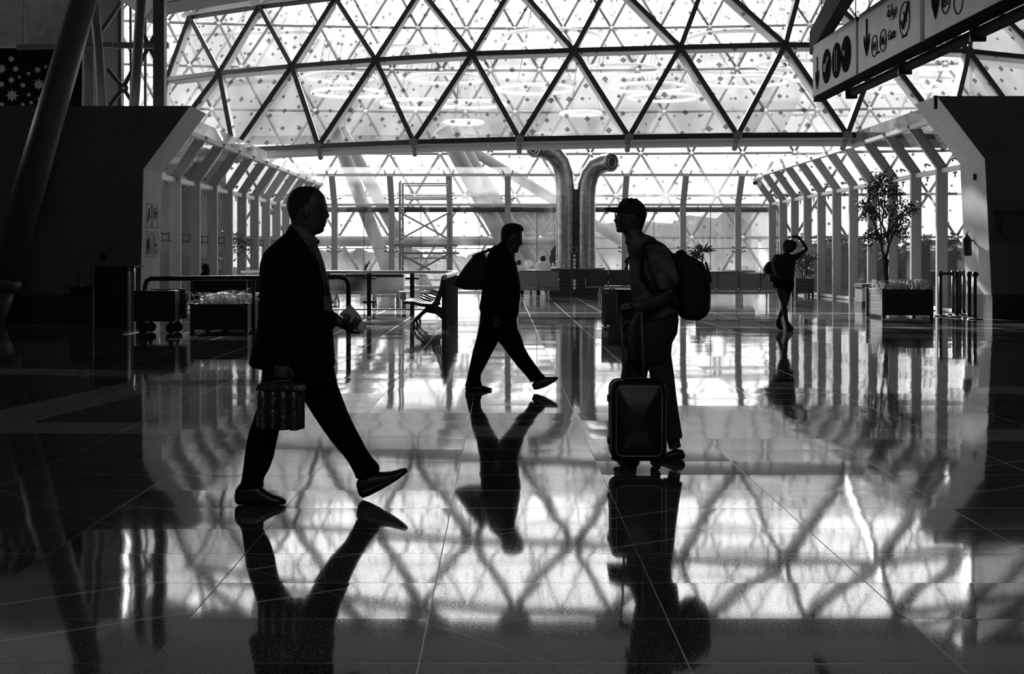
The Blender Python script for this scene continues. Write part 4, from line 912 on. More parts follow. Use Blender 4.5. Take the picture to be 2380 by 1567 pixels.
# ---------------------------------------------------------------- hanging direction signs (faces look towards -X)
XS = 3.37
def ys(px): return XS*F/(px-CX)
def text_mesh(txt, size, name, m_, par, org, width=None, font=None):
    cu = bpy.data.curves.new(name, 'FONT'); cu.body = txt; cu.size = size; cu.extrude = .002; cu.resolution_u = 6
    o = bpy.data.objects.new(name, cu); col.objects.link(o); bpy.context.view_layer.update()
    me = bpy.data.meshes.new_from_object(o.evaluated_get(bpy.context.evaluated_depsgraph_get())); bpy.data.objects.remove(o)
    me.materials.clear(); me.materials.append(m_); n = bpy.data.objects.new(name, me); col.objects.link(n)
    xs = [v.co.x for v in me.vertices] or [0, 1]; k = (width/(max(xs)-min(xs))) if width else 1
    for v in me.vertices:      # text x runs towards the camera (-Y), text y up, extrusion along -X
        x, y, z = v.co; v.co = Vector((-z-.0, -(x-min(xs))*k, y))
    n.parent = par; n.location = Vector(org)-root_loc(par); return n
yA, yB, yC, yD = ys(1889), ys(1992), ys(2143), ys(2530)
zb0, zt0 = 3.105, 3.615
def sign(y_far, y_near, lab):
    t = thing('hanging_sign', lab, 'sign', (XS, (y_far+y_near)/2, zb0), 'row of hanging direction signs')
    MB().box(XS, XS+.10, y_near, y_far, zb0, zt0).build('panel', M['signface'], t, bevel=.004)
    MB().box(XS+.005, XS+.095, y_near+.01, y_far-.01, zt0, zt0+.05).build('top_cap', M['dark'], t)
    for y in (y_near+.2, y_far-.2): MB().tube([(XS+.05, y, zt0+.05), (XS+.05, y, 8.2)], .006, 6).build('hanger_wire', M['galv'], t)
    return t
s1 = sign(yA, yB+.04, 'brushed hanging sign with three dark round pictograms, farthest of the row')
s2 = sign(yB-.04, yC+.05, 'hanging sign reading Gate with a down arrow')
s3 = sign(yC-.06, 7.2, 'nearest hanging sign at the top right corner, arrow and circled code')
xf = XS-.006
def arrow(par, y, z0_, z1_, m_, w_=.018, hw=.09):
    m = MB(); m.box(xf, XS, y-w_, y+w_, z0_+.05, z1_)
    for s_ in (-1, 1): m.prism([(xf-.001, y, z0_), (xf-.001, y, z0_+.075), (xf-.001, y+s_*hw, z0_+.20), (xf-.001, y+s_*hw, z0_+.12)], (.006, 0, 0))
    m.build('arrow', m_, par)
def dot(par, y, z, r, m_, nm='pictogram_disc', x=xf): return MB().disc((x, y, z), r, (1, 0, 0), .005, 28).build(nm, m_, par)
def ringp(par, y, z, r, nm='circle_outline', m_=None, w_=.006): return MB().torus((XS-.002, y, z), r, w_, (1, 0, 0), 32, 6, .004).build(nm, m_ or M['signbk'], par)
def yz_s(px, py): y = ys(px); return y, CH+(CY-py)*y/F
for px, py, r in ((1921.7, 154, .178), (1944.6, 140.5, .178), (1966.8, 126, .178)):
    y, z = yz_s(px, py); dot(s1, y, z, r, M['signbk'])
    if px == 1944.6:
        m = MB(); m.box(xf-.008, xf, y-.05, y-.035, z-.11, z+.1); m.box(xf-.008, xf, y+.03, y+.045, z-.11, z+.11); m.build('cutlery_mark', M['signoff'], s1)
    elif px == 1921.7: m = MB(); m.bar((xf-.004, y+.07, z-.03), (xf-.004, y-.09, z+.08), .006, .03, (0, 0, 1)); m.box(xf-.008, xf, y+.02, y+.09, z-.05, z+.03); m.build('cup_mark', M['signoff'], s1)
    else: m = MB(); m.disc((xf-.008, y+.05, z+.02), .03, (1, 0, 0), .008); m.build('lamp_mark', M['signoff'], s1)
y, z = yz_s(1900, 167); arrow(s1, y, z-.19, z+.16, M['ink'], .014, .07)
y, z = yz_s(2015, 92); arrow(s2, y, z-.155, z+.19, M['signbk'])
for px, py, tx_ in ((2033, 107, 'A4'), (2053, 94, 'A6')):
    y, z = yz_s(px, py); ringp(s2, y, z, .095); text_mesh(tx_, .12, 'gate_code', M['ink'], s2, (xf, y+.062, z-.04), .115)
y, z = yz_s(2042.5, 122); m = MB()
for k in (-1, 0, 1): m.box(xf, XS, y-.008+k*.03, y+.008+k*.03, z-.008, z+.008)
m.build('dots', M['signbk'], s2)
y, z = yz_s(2066, 92); text_mesh('Gate', .12, 'gate_word', M['signbk'], s2, (xf, y, z-.01), .21)
y, z = yz_s(2063, 44); text_mesh('\ufe94\ufe91\ufe8d\ufeee\ufe91', .15, 'arabic_word', M['ink'], s2, (xf, y, z), .28)
y, z = yz_s(2103, 44); ringp(s2, y, z, .14)
m = MB(); m.bar((xf, y+.1, z+.0), (xf, y+.05, z-.07), .005, .02, (0, 0, 1)); m.bar((xf, y+.05, z-.07), (xf, y-.12, z+.12), .005, .045, (0, 0, 1)); m.bar((xf, y+.02, z+.06), (xf, y-.05, z-.03), .005, .02, (0, 0, 1)); m.box(xf, XS, y-.07, y+.07, z-.15, z-.135); m.build('aeroplane_mark', M['ink'], s2)
y, z = yz_s(2175, 10); arrow(s3, y, z-.115, z+.22, M['signbk'], .03, .085)
y, z = yz_s(2199, 2); ringp(s3, y, z, .095); text_mesh('B1', .12, 'gate_code', M['ink'], s3, (xf, y+.062, z-.04), .115)
y, z = yz_s(2228, 2); ringp(s3, y, z, .095, m_=M['ink'])
# light trough and carrier beam of the signs
sb_ = thing('sign_carrier', 'dark carrier rail under the hanging signs', 'rail', (XS+.2, 11, 2.93))
MB().box(XS+.01, XS+.1, 7.2, yA, zb0-.05, zb0-.005).build('sill_plate', M['signbk'], sb_)
for ya_, yb_ in ((7.2, ys(2212)), (ys(2206), ys(2052)), (ys(2046), ys(1935))):
    lo, hi = min(ya_, yb_), max(ya_, yb_)
    MB().tube([(XS+.19, lo, zb0-.06), (XS+.19, hi, zb0-.06)], .045, 12).build('light_tube', M['darkmatt'], sb_)
    MB().box(XS+.13, XS+.25, hi-.03, hi, zb0-.12, zb0-.005).build('end_cap', M['galv'], sb_)
cb_ = thing('carrier_beam', 'dark box beam slanting across the top right above the signs', 'beam', P(1895, 110, 15.5))
a, b_ = P(1894, 100, 15.2), P(1990, -70, 11.5); m = MB(); m.bar(a, b_, .12, .26, (0, 0, 1)); m.build('beam', M['darkmatt'], cb_)
# bunched suspension wires of the roof near the upper left
for px, y1_ in ((441, 40), (282, 16)): 
    a = P(px, y1_, 29.9); one(MB().tube([a, a+Vector((0, 0, 3.2 if px > 400 else 2.0))], .008, 5), 'suspension_wire', M['signoff'], 'thin wire hanging from the roof at upper left%s' % ('' if px > 400 else ', near the square column'), 'wire')
# ================================================================ people and what they carry
def st(Y, rows):                                    # rows (pxL, pyL, pxR, pyR, hw[, Y]) -> full stations
    return [tuple(r[:5])+((r[5],) if len(r) > 5 else (Y,)) for r in rows]
def hrows(Y, rows):                                 # rows (py, pxL, pxR, hw)
    return [(a, p, b, p, h, Y) for p, a, b, h in rows]
def fing(mb, pts, r0=.0088, r1=.0065):
    n = len(pts); mb.tube([P(*p) for p in pts], [r0+(r1-r0)*i/(n-1) for i in range(n)], 8)
    mb.ball(P(*pts[-1]), r1, 8, 5)

# ---- big man in the dark suit, left foreground
Y = 7.45
man = thing('person', 'person in a dark suit striding right, carrying cups and a pack of bottles', 'person', (W(650, Y), Y, 0))
b = MB()
b.ell(hrows(Y, [(434.5, 699, 728, .03), (437, 690, 737, .05), (442, 683, 743, .062), (449, 676, 749.5, .071), (458, 671, 755.8, .077), (468, 668, 758, .08), (477, 667.5, 760, .08), (482, 668, 760, .079), (488, 669.5, 758, .078), (497, 672, 757, .076), (507, 675, 756, .072), (515, 676, 756, .069), (522, 677, 755, .065), (529, 678, 752.5, .06), (536, 682, 752, .055), (541, 694, 748, .047), (545, 706, 740, .035)]))
b.ell(hrows(Y, [(482, 750, 758.5, .006), (486, 750, 760, .008), (493, 750, 763, .011), (499, 750, 765.5, .015), (503.5, 750, 766.3, .017), (506.5, 750, 763.5, .014), (508.5, 750, 758, .01)]), 16)
b.ell(hrows(Y, [(509, 748, 757.5, .012), (513, 748, 759, .018), (517, 748, 760.2, .022), (519, 748, 758, .02)]), 16)
b.ell(hrows(Y, [(520.6, 746, 755.5, .018), (523.5, 746, 758, .022), (526.5, 746, 756, .018), (529, 746, 752, .014)]), 16)
b.ell(hrows(Y, [(529, 735, 752.5, .02), (534, 735, 753.6, .026), (539, 733, 751.5, .026), (543, 728, 744, .022)]), 16)
b.ell(hrows(Y, [(477, 745, 760, .05), (480.5, 745, 761, .055), (484, 745, 759.5, .05)]), 16)
for s_ in (-1, 1):
    c_ = P(711, 494, Y+s_*.078); b.ball(c_, (.017, .010, .031), 12, 8); b.ball(P(753, 486.5, Y+s_*.032), .012, 10, 6)
b.ell(st(Y, [(679, 505, 728, 512, .058), (677, 522, 731, 536, .06), (674, 538, 733, 556, .064), (668, 556, 735, 575, .075), (660, 580, 736, 596, .09)]))
b.tube([P(x, y, yy) for x, y, yy in ((660, 612, 7.29), (650, 700, 7.18), (655, 800, 7.13), (656, 848, 7.12))], [.035, .035, .03, .026], 12)   # near arm
b.ell(st(7.12, [(643, 838, 668, 840, .022), (638, 852, 674, 852, .024), (637, 866, 675, 868, .025), (640, 878, 672, 880, .022)]))
for k, x in enumerate((641, 650, 659, 668)): fing(b, [(x, 872, 7.135), (x+1, 885, 7.15), (x+2, 892, 7.12), (x+2, 886, 7.095)], .0095, .0075)
fing(b, [(672, 856, 7.1), (680, 870, 7.095), (676, 882, 7.1)], .011, .008)
b.ell(st(7.47, [(768, 728, 766, 764, .03, 7.5), (783, 731, 782, 758, .026), (794, 738, 794, 764, .03), (804, 744, 805, 769, .034), (814, 752, 815, 773, .030), (822, 760, 822, 776, .02)]))       # far hand
for p in ([(797, 750, 7.42), (800, 741, 7.395), (806, 731, 7.405)], [(803, 756, 7.42), (808, 745, 7.39), (813.5, 734, 7.40)], [(811, 762, 7.42), (819, 750, 7.395), (827, 739, 7.405)], [(818, 768, 7.425), (828, 755, 7.40), (836, 742, 7.412)]): fing(b, p, .0095, .008)
fing(b, [(812, 768, 7.46), (824, 774, 7.46), (834, 774, 7.455), (843, 771, 7.45)], .0105, .0085)
# legs and hips under the cloth
b.ell(st(Y, [(640, 800, 740, 800, .13), (635, 860, 750, 870, .14), (630, 900, 740, 905, .12)]))
b.tube([P(660, 890, 7.37), P(612, 1000, 7.36), P(585, 1130, 7.36)], [.065, .045, .035], 12); b.tube([P(725, 890, 7.52), P(793, 1010, 7.54), P(858, 1110, 7.54)], [.065, .045, .035], 12)
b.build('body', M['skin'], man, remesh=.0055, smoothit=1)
h = MB(); h.ell(hrows(Y, [(433.8, 698, 729, .03), (437, 689, 737, .052), (443, 681, 743, .066), (451, 674, 749, .075), (461, 669, 752, .081), (473, 666.8, 748, .083), (485, 668, 724, .081), (496, 671, 704, .076), (508, 675, 696, .068)])); h.build('hair', M['hair'], man, remesh=.006)
s = MB()
s.ell(st(Y, [(675, 520, 731, 548, .07), (672, 528, 737, 566, .075), (668, 540, 738, 580, .09)]))
s.prism([P(728, 547, Y-.06), P(744, 561, Y-.045), (P(735, 574, Y-.05)), P(714, 562, Y-.07)], (0, .02, 0)); s.prism([P(730, 548, Y+.03), P(743, 561, Y+.03), P(736, 573, Y+.04), P(720, 562, Y+.06)], (0, .02, 0))
s.ell(st(Y, [(690, 555, 738, 572, .07), (700, 580, 746, 592, .085), (700, 610, 754, 616, .09), (700, 650, 763, 650, .09), (700, 700, 771.5, 700, .08), (700, 740, 772, 742, .06)]))
s.build('shirt', M['shirt'], man, remesh=.006, smoothit=1)
j = MB()
j.ell(st(Y, [(675, 523, 706, 545, .075), (669, 533, 716, 556, .085), (664, 542, 722, 568, .105), (648, 556, 731, 582, .15), (630, 572, 738, 594, .19), (615, 588, 745, 608, .205), (606.5, 612, 752, 624, .21), (605, 640, 759, 644, .21), (605, 680, 768, 684, .205), (605, 705, 771, 712, .20), (602, 735, 773, 738, .195), (597, 770, 773, 772, .19), (589, 805, 775.5, 805, .195), (582, 833, 778, 830, .20), (579.5, 843, 779, 846, .20), (584, 851, 776, 852, .19), (604, 857, 768, 854, .17)]), 32)
j.ell(st(7.2, [(634, 586, 700, 588, .06, 7.27), (624, 612, 695, 614, .07, 7.22), (619, 650, 688, 652, .073, 7.19), (616, 690, 682, 694, .07, 7.17), (616, 730, 675, 735, .065, 7.15), (620, 770, 672, 776, .06, 7.13), (628, 815, 676, 820, .055, 7.12), (632, 842, 678, 846, .052, 7.12)]))
j.ell(st(7.6, [(650, 600, 710, 600, .07, 7.66), (665, 660, 725, 655, .07, 7.7), (700, 715, 740, 690, .065, 7.68), (738, 700, 728, 764, .055, 7.62), (760, 712, 752, 772, .05, 7.55), (774.5, 724, 769, 772, .043, 7.5), (784, 729.5, 782, 757.5, .034, 7.47)]))
j.build('jacket', M['suit'], man, remesh=.007, smoothit=2)
t_ = MB()
t_.ell(st(Y, [(612, 815, 768, 820, .165), (611, 850, 772, 852, .165), (610, 880, 772, 885, .155), (612, 905, 760, 905, .13)]))
t_.ell(st(7.36, [(612, 845, 720, 850, .09), (608, 880, 716, 895, .088), (604, 915, 704, 928, .085), (598, 947, 682, 955, .08), (588, 978, 662, 985, .075), (580, 1000, 648, 1003, .07), (573, 1030, 642, 1032, .068), (569, 1060, 636, 1062, .066), (566, 1085, 626, 1090, .064), (563, 1108, 615, 1108, .062), (560, 1122, 611, 1122, .062), (553, 1132, 614, 1132, .06)]))
t_.ell(st(7.54, [(640, 850, 776, 853, .10, 7.5), (660, 890, 784, 893, .10, 7.52), (690, 912, 796, 926, .095), (710, 935, 807, 955, .09), (730, 967, 823, 990, .085), (750, 997, 836, 1014, .08), (768, 1022, 850, 1041, .076), (785, 1043, 863, 1062, .072), (800, 1060, 874, 1074, .068), (812, 1078, 882, 1084, .064), (822, 1097, 882.5, 1096, .062), (828, 1112, 876, 1104, .055)]))
t_.build('trousers', M['trouser'], man, remesh=.007, smoothit=2)
for nm, Yf, rows_ in (('shoe', 7.36, [(548, 1136, 547, 1168, .03), (556, 1126, 554, 1173.6, .042), (575, 1118, 573, 1174, .045), (600, 1121, 598, 1174, .044), (616, 1138, 614, 1174, .046), (636, 1149, 634, 1173.8, .05), (655, 1155, 654, 1173, .046), (665, 1162, 665, 1171, .025)]),
                      ('shoe', 7.54, [(828, 1122, 834, 1150, .03), (834, 1110, 843, 1158, .042), (856, 1099, 858, 1153, .045), (882, 1097, 881, 1141, .046), (907, 1096, 905, 1127.5, .05), (925, 1091.5, 925, 1115, .05), (939, 1087, 941, 1103, .042), (947.5, 1089, 948, 1096, .02)])):
    m = MB(); m.ell(st(Yf, rows_)); m.build(nm, M['leather'], man, remesh=.006, smoothit=1)
m = MB(); m.tube([P(722, 566, 7.36), P(742, 610, 7.33), P(752, 650, 7.34), (P(758, 690, 7.37))], .005, 6); m.tube([P(736, 574, 7.52), P(756, 640, 7.5), P(763, 690, 7.42)], .004, 6); m.build('lanyard', M['shirt'], man)
a = P(760, 704, 7.34); MB().box(a.x-.02, a.x+.022, 7.335, 7.34, a.z-.045, a.z+.035).build('badge', M['shirt'], man)
# stack of cups, each its own cup
A, B = P(801.6, 718, 7.45), P(846.5, 769.5, 7.45); ax = (A-B).normalized()
m = MB(); m.tube([Vector(), ax*.002, ax*.085], [.0235, .0245, .0375], 28); 
for k in range(5): m.torus(ax*(.012+.016*k), .0255+.0024*k, .0011, ax, 28, 5)
m.torus(ax*.085, .0385, .0028, ax, 32, 6)
for k in range(13):
    me = None
    if k == 0:
        c0 = m.build('paper_cup', M['cup'], None, smooth=True); off = Vector(c0.location); c0.location = B+off; tag(c0, 'white ribbed paper cup whose closed bottom ends the held stack', 'cup', 'nested paper cups')
    else: o = c0.copy(); col.objects.link(o); o.location = B+off+ax*.0062*k; o['label'] = 'white ribbed paper cup, %s from the closed end of the held stack' % ORD[k]
# pack of water bottles
Yp_ = 7.12; pk = thing('bottle_pack', 'shrink-wrapped pack of water bottles hanging from the suited man\'s hand', 'bottle pack', P(652, 998, Yp_))
zb, zt_ = P(0, 997, Yp_).z, P(0, 893, Yp_).z; cx_ = W(653, Yp_); rot = math.radians(-16)
def rp(u, v): return (cx_+u*math.cos(rot)-v*math.sin(rot), Yp_+u*math.sin(rot)+v*math.cos(rot))
for i in range(4):
    for jx in range(2):
        x, y = rp((i-1.5)*.061, (jx-.5)*.061)
        m = MB(); m.tube([(x, y, zb+z) for z in (0, .006, .05, .095, .105, .115, .17, .2, .225, .24)], [.024, .0305, .031, .031, .029, .031, .031, .026, .014, .013], 18); bo = m.build('bottle', M['film'], pk, smooth=True)
        MB().tube([(x, y, zb+.236), (x, y, zb+.248)], .0145, 14).build('cap', M['darkmatt'], bo)
m = MB(); prs = [rp(u, v) for u, v in ((-.125, -.062), (.125, -.062), (.125, .062), (-.125, .062))]
lo = [Vector((x, y, zb+.205)) for x, y in prs]; hi = [Vector((cx_+(x-cx_)*.92, Yp_+(y-Yp_)*.9, zt_+.004)) for x, y in prs]; m.loft([lo, hi]); m.build('shrink_wrap', M['film'], pk, remesh=.008, smoothit=8)
MB().tube([P(628, 897, Yp_), P(638, 886, Yp_-.0), P(655, 884, Yp_), P(672, 886, Yp_), P(686, 898, Yp_)], .006, 8).build('carry_handle', M['shirt'], pk, smooth=True)

# ---- man with a bag over his shoulder, middle distance
Y = 13.6
man = thing('person', 'person in a dark jacket striding right with a cloth bag over the shoulder', 'person', (W(1160, Y), Y, 0))
b = MB()
b.ell(hrows(Y, [(519.6, 1183, 1196, .03), (522.5, 1176, 1205, .055), (530, 1168, 1212, .07), (538, 1165.5, 1213.5, .077), (547, 1165, 1213.5, .078), (554, 1165.5, 1213.8, .077), (559, 1166, 1212.5, .075), (565, 1168, 1210.5, .072), (573, 1171, 1206, .067), (579, 1175, 1205, .06), (584.5, 1182, 1203, .05), (587.5, 1188, 1199, .03)]))
b.ell(hrows(Y, [(553, 1205, 1213.5, .008), (560, 1205, 1214.3, .012), (566, 1205, 1215.3, .016), (569, 1205, 1213.6, .014), (571, 1203, 1209, .01)]), 14)
b.ell(hrows(Y, [(571.5, 1200, 1207.5, .015), (574, 1200, 1208, .022), (575.8, 1200, 1206, .02)]), 14); b.ell(hrows(Y, [(576.8, 1199, 1205.5, .018), (579, 1199, 1206.8, .02), (581.5, 1197, 1204.5, .018)]), 14); b.ball(P(1200.5, 583.5, Y), (.022, .026, .02), 12, 8)
for s_ in (-1, 1): b.ball(P(1187, 559, Y+s_*.077), (.017, .01, .031), 12, 8)
b.ell(st(Y, [(1169, 552, 1197, 570, .058), (1167, 560, 1196, 584, .06), (1164, 570, 1194, 598, .07)]))
b.tube([P(1163, 600, 13.43), P(1154, 660, 13.36), P(1152, 735, 13.36)], [.035, .035, .028], 10)
b.ell(st(13.36, [(1147, 734, 1158, 735, .02), (1145.5, 742, 1160, 743, .02), (1146, 749, 1160, 750, .018)]))
for k, x in enumerate((1147, 1150.5, 1154, 1157.5)): fing(b, [(x, 748, 13.36), (x+.6, 755, 13.36), (x+2, 759.5, 13.35)])
fing(b, [(1159, 744, 13.34), (1162, 750, 13.33), (1162, 754, 13.33)], .01, .008)
b.tube([P(1167, 600, 13.77), P(1172, 650, 13.85), P(1180, 712, 13.84)], [.035, .035, .028], 10)
b.ell(st(13.84, [(1175, 710, 1186, 712, .02), (1174, 722, 1188, 724, .02)]))
for k, x in enumerate((1175, 1178.5, 1182, 1185.5)): fing(b, [(x, 722, 13.84), (x+1, 728, 13.84), (x+1, 733, 13.84)])
fing(b, [(1187, 716, 13.82), (1190, 722, 13.82), (1190, 726, 13.82)], .01, .008)
b.ell(st(Y, [(1132, 720, 1186, 725, .1), (1132, 752, 1184, 757, .09)])); b.tube([P(1142, 770, 13.65), P(1117, 830, 13.67), P(1100, 898, 13.67)], [.055, .045, .035], 12); b.tube([P(1178, 775, 13.54), P(1208, 830, 13.52), P(1250, 888, 13.52)], [.055, .045, .035], 12)
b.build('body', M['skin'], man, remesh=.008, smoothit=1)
h = MB(); h.ell(hrows(Y, [(518.8, 1183, 1197, .035), (521.5, 1175, 1208, .058), (526, 1169, 1214, .072), (531, 1166, 1216.6, .077), (536.5, 1164.5, 1214.5, .08), (543, 1163.8, 1206, .083), (552, 1163.6, 1192, .082), (560, 1164.5, 1183, .076), (566, 1167, 1179, .065)])); h.ell(st(Y, [(1208, 526, 1212, 534, .03), (1214, 528, 1216, 538, .03), (1217, 532, 1217.5, 536, .02)]), 12); h.build('hair', M['hair'], man, remesh=.008, smoothit=1)
s = MB(); s.ell(st(Y, [(1166, 559, 1193, 583, .072), (1164, 565, 1196, 594, .075), (1162, 574, 1194, 602, .085)])); s.prism([P(1191, 583, Y-.05), P(1198, 595, Y-.04), P(1193, 600, Y-.05), P(1184, 592, Y-.06)], (0, .1, 0)); s.ell(st(Y, [(1180, 596, 1196, 600, .07), (1180, 625, 1203, 625, .08), (1180, 660, 1210, 660, .08), (1180, 700, 1209.5, 700, .06)])); s.build('shirt', M['shirt'], man, remesh=.008, smoothit=1)
j = MB()
j.ell(st(Y, [(1165, 560, 1183, 576, .08), (1161, 565, 1189, 588, .1), (1150, 574, 1194, 598, .16), (1138, 583, 1196.5, 606, .21), (1130, 600, 1201, 624, .22), (1125, 622, 1205, 643, .22), (1122.5, 650, 1209, 663, .215), (1120, 676, 1210, 684, .21), (1117, 697, 1207.5, 705, .205), (1114.2, 710, 1206, 720, .20), (1114, 720, 1204.5, 733, .20), (1118, 729, 1200, 741, .18)]), 30)
j.ell(st(13.35, [(1148, 587, 1180, 585, .06, 13.42), (1143, 615, 1172, 618, .066), (1140, 650, 1168, 655, .062), (1140, 685, 1165, 690, .055), (1142, 722, 1163, 727, .05), (1143, 735, 1162, 738, .048)]))
j.ell(st(13.85, [(1150, 590, 1184, 590, .06, 13.78), (1156, 620, 1186, 622, .066), (1160, 655, 1188, 655, .06), (1166, 690, 1190, 690, .052), (1171, 712, 1190, 714, .048)]))
j.build('jacket', M['suit'], man, remesh=.009, smoothit=2)
t_ = MB()
t_.ell(st(Y, [(1117, 712, 1202, 722, .165), (1115, 742, 1201, 747, .165), (1113.5, 762, 1204, 766, .155), (1113, 776, 1200, 780, .13)]))
t_.ell(st(13.67, [(1113.5, 755, 1170, 770, .09), (1107, 788, 1156, 798, .086), (1099, 815, 1143, 822, .08), (1093, 843, 1130, 848, .075), (1088, 867, 1118, 870, .072), (1084, 885, 1117, 884, .07), (1080, 899, 1121, 896, .068)]))
t_.ell(st(13.52, [(1140, 755, 1204, 766, .09), (1157, 792, 1214, 789, .088), (1168, 806, 1218.5, 806, .085), (1182, 824, 1230, 827, .08), (1200, 849, 1245, 848, .075), (1213, 863, 1258, 866, .07), (1226, 878, 1266, 873, .066), (1233, 889, 1268, 879, .058)]))
t_.build('trousers', M['trouser'], man, remesh=.009, smoothit=2)
m = MB(); m.ell(st(13.67, [(1081, 900, 1082, 907.6, .035), (1090, 894, 1090, 907.8, .042), (1110, 892, 1110, 907.8, .045), (1122, 896, 1122, 907.8, .047), (1134, 900, 1133, 907.8, .045), (1144, 903, 1144, 907.2, .03)])); m.build('sandal', M['leather'], man, remesh=.008)
m = MB(); m.ell(st(13.52, [(1236, 894, 1240.5, 906, .03), (1244, 884, 1249, 906, .042), (1262, 876, 1265, 901, .045), (1280, 876, 1282, 892, .047), (1292, 875.5, 1293, 885, .042), (1298, 876.5, 1297, 880, .02)])); m.build('sandal', M['leather'], man, remesh=.008)
Yb = 13.86
bg_ = thing('shoulder_bag', 'pointed cloth bag slung behind the shoulder of the middle walking man', 'bag', P(1090, 675, Yb))
m = MB(); m.ell(st(Yb, [(1101, 594.5, 1128, 590, .05), (1092, 604, 1132, 604, .10), (1078, 622, 1136, 622, .13), (1065, 641, 1137, 642, .145), (1054, 656, 1135, 656, .145), (1058, 666, 1132, 666, .13), (1078, 673.5, 1126, 674, .08)]), 24, 2.6); m.build('sack', M['bag'], bg_, remesh=.012, smoothit=2)
m = MB(); m.tube([P(1098, 597, Yb-.08), P(1113, 590, Yb-.08), P(1122, 588, Yb-.1), P(1140, 581, 13.8), P(1152, 572, 13.74)], .014, 8); m.tube([P(1104, 594, Yb+.03), P(1120, 587, Yb), P(1140, 579, 13.82)], .012, 8); m.build('carry_strap', M['bag'], bg_, smooth=True)

# ---- man with cap, backpack and suitcase
Y = 9.0
man = thing('person', 'person in a cap, glasses, patterned shirt and striped trousers facing left with a suitcase', 'person', (W(1520, Y), Y, 0))
b = MB()
b.ell(hrows(Y, [(466, 1450, 1485, .04), (474, 1438, 1495, .07), (485, 1434, 1499, .076), (496, 1433, 1500, .077), (503, 1434.5, 1499, .076), (509, 1433.5, 1497, .074), (516, 1432.5, 1495, .072), (524, 1434.5, 1493, .068), (531, 1435, 1489, .062), (537, 1436, 1484, .055), (541, 1444, 1476, .045)]))
b.ell(hrows(Y, [(497, 1433.5, 1442, .008), (502, 1432, 1442, .01), (508, 1429, 1442, .013), (512, 1426, 1442, .016), (514.5, 1425.4, 1442, .016), (517.5, 1430, 1442, .012)]), 16)
b.ell(hrows(Y, [(518, 1432, 1442, .014), (521, 1430, 1442, .02), (523.6, 1431, 1442, .02)]), 14); b.ell(hrows(Y, [(525.8, 1433, 1444, .018), (528, 1431, 1444, .02), (531, 1433.5, 1444, .016)]), 14); b.ell(hrows(Y, [(531, 1434, 1450, .02), (536, 1431.8, 1452, .026), (540.5, 1434.5, 1454, .024)]), 14)
for s_ in (-1, 1): b.ball(P(1474, 507, Y+s_*.077), (.017, .01, .031), 12, 8)
b.ell(st(Y, [(1448, 518, 1491, 524, .058), (1448, 538, 1491, 536, .058), (1453, 553, 1498, 544, .064), (1457, 566, 1512, 555, .08), (1460, 582, 1525, 570, .1)]))
# near forearm and hand on the trolley handle
b.ell(st(8.74, [(1566, 664, 1556, 702, .046, 8.77), (1541, 678, 1538, 713, .045), (1512, 690, 1512, 721, .04, 8.71), (1487, 697, 1488, 724, .034, 8.68), (1470, 702, 1472, 720, .026, 8.67), (1456, 705, 1458, 717, .022, 8.675), (1447, 708, 1448, 716, .018, 8.68)]))
b.tube([P(1530, 605, 8.8), P(1554, 672, 8.77)], [.045, .045], 10)
for k, (x, y) in enumerate(((1467, 705), (1460, 706), (1453, 707.5), (1446, 709.5))): fing(b, [(x, y+2, 8.665), (x-1, y+4, 8.625), (x-1.5, y+12, 8.618), (x, y+17, 8.645)], .0085, .0072)
fing(b, [(1466, 712, 8.68), (1456, 718, 8.69), (1447, 720, 8.68)], .011, .009)
# far forearm holding the folder
b.tube([P(1490, 640, 9.25), P(1512, 705, 9.3), P(1488, 742, 9.26), P(1474, 752, 9.24)], [.045, .042, .034, .028], 12)
b.ell(st(9.22, [(1478, 742, 1480, 762, .024), (1468, 744, 1470, 766, .025), (1460, 748, 1462, 768, .022)]))
for x, y in ((1464, 750), (1461, 755), (1459, 760), (1458, 765)): fing(b, [(x, y, 9.22), (x-8, y+3, 9.185), (x-15, y+6, 9.17)], .009, .007)
fing(b, [(1464, 748, 9.24), (1455, 748, 9.25), (1447, 752, 9.24)], .01, .008)
b.ell(st(Y, [(1497, 720, 1560, 720, .10), (1486, 770, 1554, 775, .09)])); b.tube([P(1530, 790, 9.0), P(1545, 930, 9.0), P(1569, 1042, 9.0)], [.055, .05, .042], 12); b.tube([P(1494, 790, 9.1), P(1468, 900, 9.15), P(1455, 1030, 9.15)], [.055, .05, .034], 12)
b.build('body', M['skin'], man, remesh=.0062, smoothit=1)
MB().ell(hrows(Y, [(488, 1462, 1502, .079), (500, 1478, 1503, .08), (511, 1484, 1500.5, .076), (520, 1486, 1497, .068), (530, 1486, 1493.5, .055), (538, 1487, 1491.5, .04)])).build('hair', M['hair'], man, remesh=.006)
cp = MB(); cp.ell(st(Y, [(1456, 460.8, 1472, 461, .03), (1447, 463.5, 1483, 464, .058), (1441, 469.5, 1491, 470, .074), (1436.5, 478, 1498.5, 479, .084), (1433.5, 487, 1502.5, 489, .087), (1432.5, 493, 1504.5, 497, .087), (1433, 495.5, 1502.5, 507, .085)]), 28, 2.1); cp.ball(P(1479.5, 462.5, Y), .0085, 10, 6)
cap_ = cp.build('cap', M['cap'], man, remesh=.0055, smoothit=1)
m = MB(); m.ell(st(Y, [(1406, 484, 1407, 488.5, .02), (1408.5, 482.5, 1411, 491.5, .045), (1415, 482.2, 1417, 493, .062), (1425, 482.6, 1426, 494.5, .072), (1438, 481, 1438, 495, .078)]), 24); m.build('cap_brim', M['cap'], cap_, remesh=.0055, smoothit=1)
MB().prism([P(1438, 477.5, Y-.068), P(1453, 468, Y-.062), P(1455, 473, Y-.075)], (0, .005, 0)).build('cap_emblem', M['shirt'], cap_)
m = MB()
